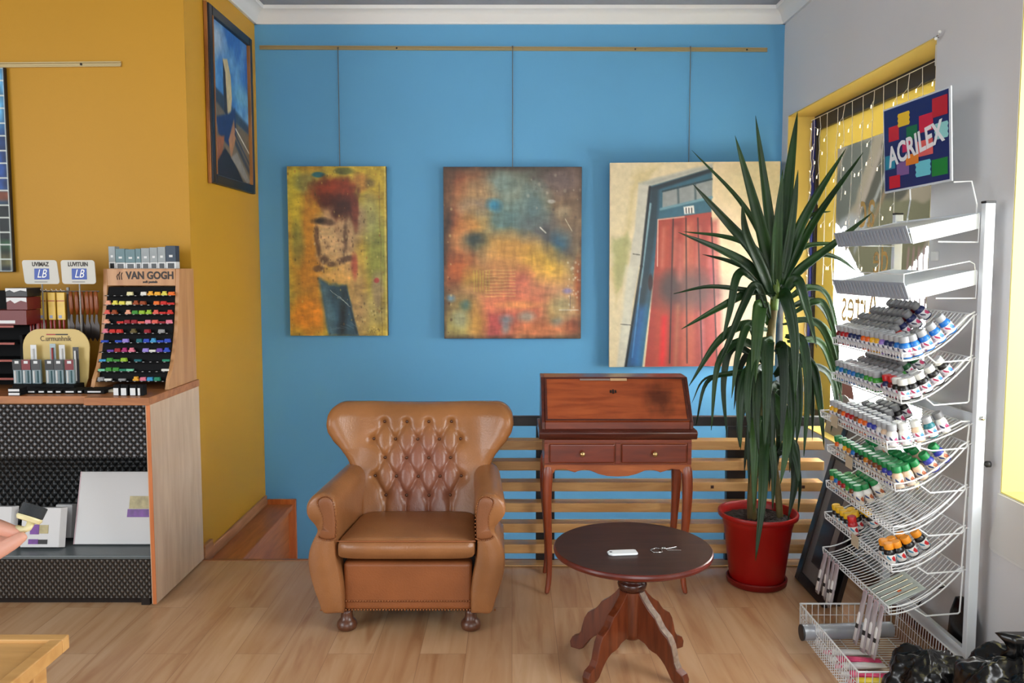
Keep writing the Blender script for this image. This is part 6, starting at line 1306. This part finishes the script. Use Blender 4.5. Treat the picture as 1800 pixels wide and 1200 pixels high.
for k in range(4): MB().box((-.01, -.10+k*.04, .0065), (.13, -.09+k*.04, .011), Matrix.Rotation(-.44, 4, 'Y')).build('tool', M_chrome, fp, bevel=.002)
MB().box((.06, -.07, .0065), (.075, -.055, .0085), Matrix.Rotation(-.44, 4, 'Y')).build('orange_sticker', mat('orange_sticker', (210, 90, 30), .5), fp)
# ---- tube packs hanging from the lip of the lowest basket
M_bag = mat('clear_bag', (196, 186, 190), .2, spec=.6); M_bag.node_tree.nodes['Principled BSDF'].inputs['Alpha'].default_value = .65
hk = [(.62, .19, 'far end'), (.575, .20, ''), (.53, .21, ''), (.485, .19, ''), (.20, .23, ''), (.15, .23, ''), (.10, .22, ''), (.05, .21, '')]
nmh = ['outermost far', 'second far', 'third far', 'fourth far', 'first near', 'second near', 'third near', 'last near']
for k, (y_, ln, _) in enumerate(hk):
    r = thing('tube_pack', '%s tube pack hanging from the lip of the lowest wire basket' % nmh[k], 'packet', RK+Vector((XF-xf-.012, y_, z0_+.024)), 0, 'tube packs hanging from the lowest basket'); r.rotation_euler = (random.uniform(-.08, .08), random.uniform(.06, .2), random.uniform(-.15, .15))
    MB().rings([[Vector((.006*t_*math.cos(a),  .019*math.sin(a), z_)) for a in [2*PI*j/10 for j in range(10)]] for z_, t_ in ((-ln, .15), (-ln*.9, 1), (-ln*.3, 1.2), (-ln*.18, .5), (0, .15))]).build('plastic_bag', M_bag, r, smooth=True)
    MB().tube([(0, 0, -ln*.92), (0, 0, -ln*.45), (0, 0, -ln*.38), (0, 0, -ln*.3)], [.0115, .0115, .004, .004], 8).build('tube', M_wht, r, smooth=True); MB().box((-.0012, -.016, -ln*.24), (.0012, .016, -.004)).build('header', mat('pink_white_header', (206, 176, 184), .4), r); MB().tube([(0, 0, -ln*.7), (0, 0, -ln*.62)], .0119, 8).build('print_band', M_ink, r)
# ---- sign board above the rack
nrm = (-1, 0, 0)
a = P(1553, 193, 3.55); b_ = P(1555, 341, 3.55); c_ = P(1674, 150, 3.12); e_ = P(1672, 318, 3.12)
sg = thing('rack_sign', 'blue sign with coloured squares reading ACRILEX on top of the rack', 'sign', (a+e_)/2)
org = sg.location; ux = ((c_-a)+(e_-b_))/2; uz = ((a-b_)+(c_-e_))/2; W_ = ux.length; H_ = uz.length
sg.matrix_world = facing(org, ux, uz); 
M_sb = mat('sign_navy', (24, 34, 100), .35)
MB().box((-W_/2, -H_/2, -.006), (W_/2, H_/2, -.0002)).build('board', mat('sign_white_edge', (206, 212, 220), .4), sg, bevel=.002); MB().box((-W_/2+.008, -H_/2+.008, 0), (W_/2-.012, H_/2-.008, .001)).build('blue_field', M_sb, sg)
def sq(nm, c, x0_, y0_, x1_, y1_, zig=0, lift=0.0, tilt=0.0):
    cx_m, cy_m = (x0_+x1_)/2, (y0_+y1_)/2; x0_, x1_ = cx_m+(x0_-cx_m)*.86, cx_m+(x1_-cx_m)*.86; y0_, y1_ = cy_m+(y0_-cy_m)*.86, cy_m+(y1_-cy_m)*.86
    m_ = mat('sign_'+nm, c, .4); x0_, x1_ = (x0_-.5)*W_, (x1_-.5)*W_; y0_, y1_ = (.5-y1_)*H_, (.5-y0_)*H_; pts = []
    if zig:
        n = 6
        for i in range(n): pts += [(x0_-(.006 if i % 2 else 0), y0_+(y1_-y0_)*i/n)]
        pts += [(x0_, y1_)]
        for i in range(n): pts += [(x1_+(.006 if i % 2 else 0), y1_-(y1_-y0_)*i/n)]
        pts += [(x1_, y0_)]
    else: pts = [(x0_, y0_), (x1_, y0_), (x1_, y1_), (x0_, y1_)]
    MB().prism(pts, lambda x, y: (x, y+tilt*x, .0011+lift), lambda x, y: (x, y+tilt*x, .0016+lift)).build(nm+'_patch', m_, sg)
sq('scarlet', (200, 24, 40), .08, .22, .27, .42, 0); sq('yellow', (236, 196, 30), .24, .10, .43, .28, 1, .0006); sq('green', (20, 110, 60), .36, .28, .55, .46); sq('crimson', (206, 20, 60), .55, .2, .78, .42, 0, .0006); sq('red', (190, 18, 34), .74, .06, .98, .3, 0, .0012); sq('aqua', (150, 214, 214), .78, .34, .97, .54, 1, .0006)
sq('magenta', (200, 30, 90), .3, .44, .45, .58, 0, .0006); sq('coral', (226, 96, 90), .5, .48, .78, .68, 0, .0012); sq('teal', (40, 140, 170), .02, .55, .2, .74); sq('lilac', (130, 90, 150), .2, .66, .42, .84); sq('amber', (230, 130, 30), .35, .6, .57, .74, 0, .0018); sq('sky', (110, 200, 216), .5, .7, .73, .9, 1, .0006); sq('leaf', (20, 130, 50), .72, .72, .97, .93); sq('ruby', (206, 20, 44), .08, .8, .28, .97, 0, .0006)
text_part('ACRILEX', 'lettering', H_*.33, mat('sign_white', (236, 236, 240), .4), sg, .0006, Matrix.Translation((.0, -.01, .0038)) @ Matrix.Rotation(math.radians(9), 4, 'Z'), bold=.003, sx=.78)
iv = sg.matrix_world.inverted()
def sgt(pts, r_=.0032): MB().tube([iv @ Vector(q) for q in pts], r_, 6).build('support_wire', M_rwire, sg)
sgt([e_+Vector((.01, 0, -.004)), e_+Vector((.06, -.03, -.004)), RK+Vector((.0035, .05, ZT-.0)), RK+Vector((.0035, .05, ZT-.06))]); sgt([(b_*.62+e_*.38)+Vector((.008, 0, .01)), (b_*.62+e_*.38)+Vector((.012, 0, -.04)), RK+Vector((.0035, .58, ZT-.02)), RK+Vector((.0035, .58, ZT-.08))])
# ------------------------------------------------------------------ bags, cables, leaning frames and small wall fittings
M_bagb = mat('black_bin_bag', (8, 8, 9), .24, spec=.5, bump=.3, bscale=9)
def bag(label, c, rx, ry, rz, seed, knot=True):
    r = thing('bin_bag', label, 'bag', c); n = 96; m_ = 56; V = []; rs_ = np.random.RandomState(seed); ph = rs_.rand(12)*6.28
    b = MB()
    def f(u, v):
        a = 2*PI*u; t = v*PI; d = Vector((math.sin(t)*math.cos(a), math.sin(t)*math.sin(a), -math.cos(t)))
        q = d*3.1; k = 1+.05*math.sin(q.x*2.3+ph[0]+1.5*math.sin(q.z*2+ph[1]))+.05*math.sin(q.y*2.9+ph[2]+1.3*math.sin(q.x*2.2+ph[3]))+.035*abs(math.sin(q.z*3.1+q.x*2.4+ph[4]))+.03*abs(math.sin(q.y*5+q.z*4.1+ph[5]))+.02*abs(math.sin(q.x*8.3-q.z*6+ph[6]))
        k *= 1-.06*abs(math.sin(4*a+1.6*math.sin(2.2*t+ph[7])+ph[8]))**.7*math.sin(t)-.025*abs(math.sin(7*a-3*t+ph[9]))*math.sin(t)
        k *= 1-.25*max(0, d.z-.75)/.25*.6
        z = d.z*rz*k; z = max(z, -rz*.82)
        return (d.x*rx*k, d.y*ry*k, z+rz*.82)
    b.grid(f, n, m_); o = b.build('bag_body', M_bagb, r, smooth=True)
    if knot: MB().rings([[Vector((.03*k_*(1+.3*math.sin(3*a))*math.cos(a), .02*k_*(1+.3*math.cos(2*a))*math.sin(a), z)) for a in [2*PI*j/14 for j in range(14)]] for z, k_ in ((rz*1.62, 1.6), (rz*1.78, .7), (rz*1.86, 1.0), (rz*1.96, 1.7))]).build('knot', M_bagb, r, smooth=True)
    return r
bag('black bin bag on the floor in front of the wire basket', (1.415, 2.70, 0), .145, .13, .168, 3, False)
bag('bigger black bin bag against the grey wall beside the rack post', (1.52, 2.40, 0), .18, .17, .25, 9)
# black holdall tucked between rack and wall
r = thing('black_pouch', 'black pouch wedged between the rack post and the grey wall', 'bag', (1.757, 3.12, .0)); MB().rings([[Vector((.012*k_*math.cos(a), .1*k_*math.sin(a)*w_, z)) for a in [2*PI*j/16 for j in range(16)]] for z, k_, w_ in ((0, .9, 1), (.1, 1.05, 1), (.22, 1, .9), (.29, .7, .8), (.31, .2, .6))]).build('pouch_body', M_bagb, r, smooth=True)
# cables
def cable(label, pts, r_, m_, nm='cable'):
    c = Vector(pts[0]); o = MB().tube(bez([Vector(p_)-c for p_ in pts], 8), r_, 6).build(nm, m_, smooth=True); o.location = c; return tag(o, label, 'cable')
cable('white cable hanging down the wall behind the rack post', [(1.772, 3.14, .70), (1.774, 3.12, .45), (1.776, 3.1, .2), (1.778, 3.08, .02)], .004, M_rwire, 'wall_cable')
cable('thin black cable curling from the wall behind the lowest basket', [(1.782, 3.30, .28), (1.765, 3.36, .24), (1.755, 3.44, .16), (1.765, 3.5, .06), (1.77, 3.5, .01)], .003, M_blk, 'floor_cable')
# framed prints leaning under the window
M_mt = mat('grey_mount', (120, 112, 108), .7); M_dkfr = wood('dark_picture_frame', (30, 24, 24), (44, 34, 32), 'Z', 1, .35)
def leaner(label, x0_, y0_, y1_, h, top_x, col_):
    r = thing('leaning_frame', label, 'picture frame', (x0_, (y0_+y1_)/2, 0)); a = math.asin((top_x-x0_)/h); r.rotation_euler = (0, a, 0); w_ = (y1_-y0_)/2; t_ = .05
    b = MB(); b.box((-.012, -w_, 0), (.012, -w_+t_, h)); b.box((-.012, w_-t_, 0), (.012, w_, h)); b.box((-.012, -w_+t_, 0), (.012, w_-t_, t_)); b.box((-.012, -w_+t_, h-t_), (.012, w_-t_, h)); b.build('frame', M_dkfr, r, bevel=.003); MB().box((-.004, -w_+t_, t_), (.008, w_-t_, h-t_)).build('mount', M_mt, r); MB().box((-.006, -w_+t_+.07, t_+.08), (-.0042, w_-t_-.07, h-t_-.08)).build('print', mat('dark_print', col_, .3, vary=.4, vscale=8), r)
leaner('dark framed print leaning against the wall below the window', 1.53, 3.76, 4.2, .88, 1.74, (52, 40, 36)); leaner('tall dark frame leaning in front of the other behind the rack', 1.46, 3.74, 4.12, .70, 1.64, (70, 52, 44))
# grey card on the sill
c = PX(1462, 735, XR+.06); r = thing('sill_card', 'rounded grey card standing on the window sill behind the yucca', 'card', (XR+.06, c.y-.05, W1[2]+.007)); pts = [(-.16, 0), (.16, 0)]+[(.16*math.cos(a), .10+.14*math.sin(a)) for a in [PI*j/12 for j in range(13)]]
MB().prism(pts, lambda y, z: (z*.2, y, z), lambda y, z: (z*.2+.004, y, z)).build('card', mat('grey_board', (150, 142, 136), .7), r)
# white sheet stuck below the far right window
q0 = PX(1757, 866, XR); q1 = PX(1743, 966, XR)
r = thing('wall_sheet', 'white paper sheet stuck to the wall under the right-hand window', 'paper', (XR, q0.y-.3, q1.z)); h = W2[2]-q1.z-.002
MB().prism([(-.5, 0), (.31, 0), (.345, .01), (.345, .02), (.31, h*.6), (.30, h), (-.5, h)], lambda y, z: (-.006-.004*math.sin(y*9), y, z), lambda y, z: (-.001, y, z)).build('paper', mat('white_paper', (214, 212, 208), .7), r)
# hook and tag at the window's upper corner
q = PX(1650, 66, XR); r = thing('wall_hook', 'small metal hook with beads high on the grey wall by the window', 'hook', q)
MB().tube([(0, 0, 0), (-.02, -.0, .0), (-.026, -.03, -.006), (-.026, -.055, .0)], .003, 6).build('wire', M_chrome, r, smooth=True); MB().ball((-.026, -.03, -.012), .007).build('bead', M_lw, r, smooth=True); MB().ball((-.026, -.058, .008), .007).build('bead', M_lw, r, smooth=True)
q = PX(1640, 82, XR+.05); r = thing('hanging_tag', 'white paper tag hanging from the top corner of the window recess', 'tag', (XR+.05, W1[0]+.09, W1[3]-.006)); MB().prism([(-.035, -.04), (.02, 0), (.02, -.09), (-.035, -.13)][::-1], lambda y, z: (0, y, z), lambda y, z: (.002, y, z)).build('tag', M_cs, r)
# socket-like wall bracket behind the rack
q = PX(1646, 450, XR); r = thing('wall_bracket', 'small white bracket on the window edge behind the second shelf', 'bracket', q); MB().box((-.012, -.025, -.02), (-.0005, .025, .02)).build('plate', M_white, r, bevel=.003)
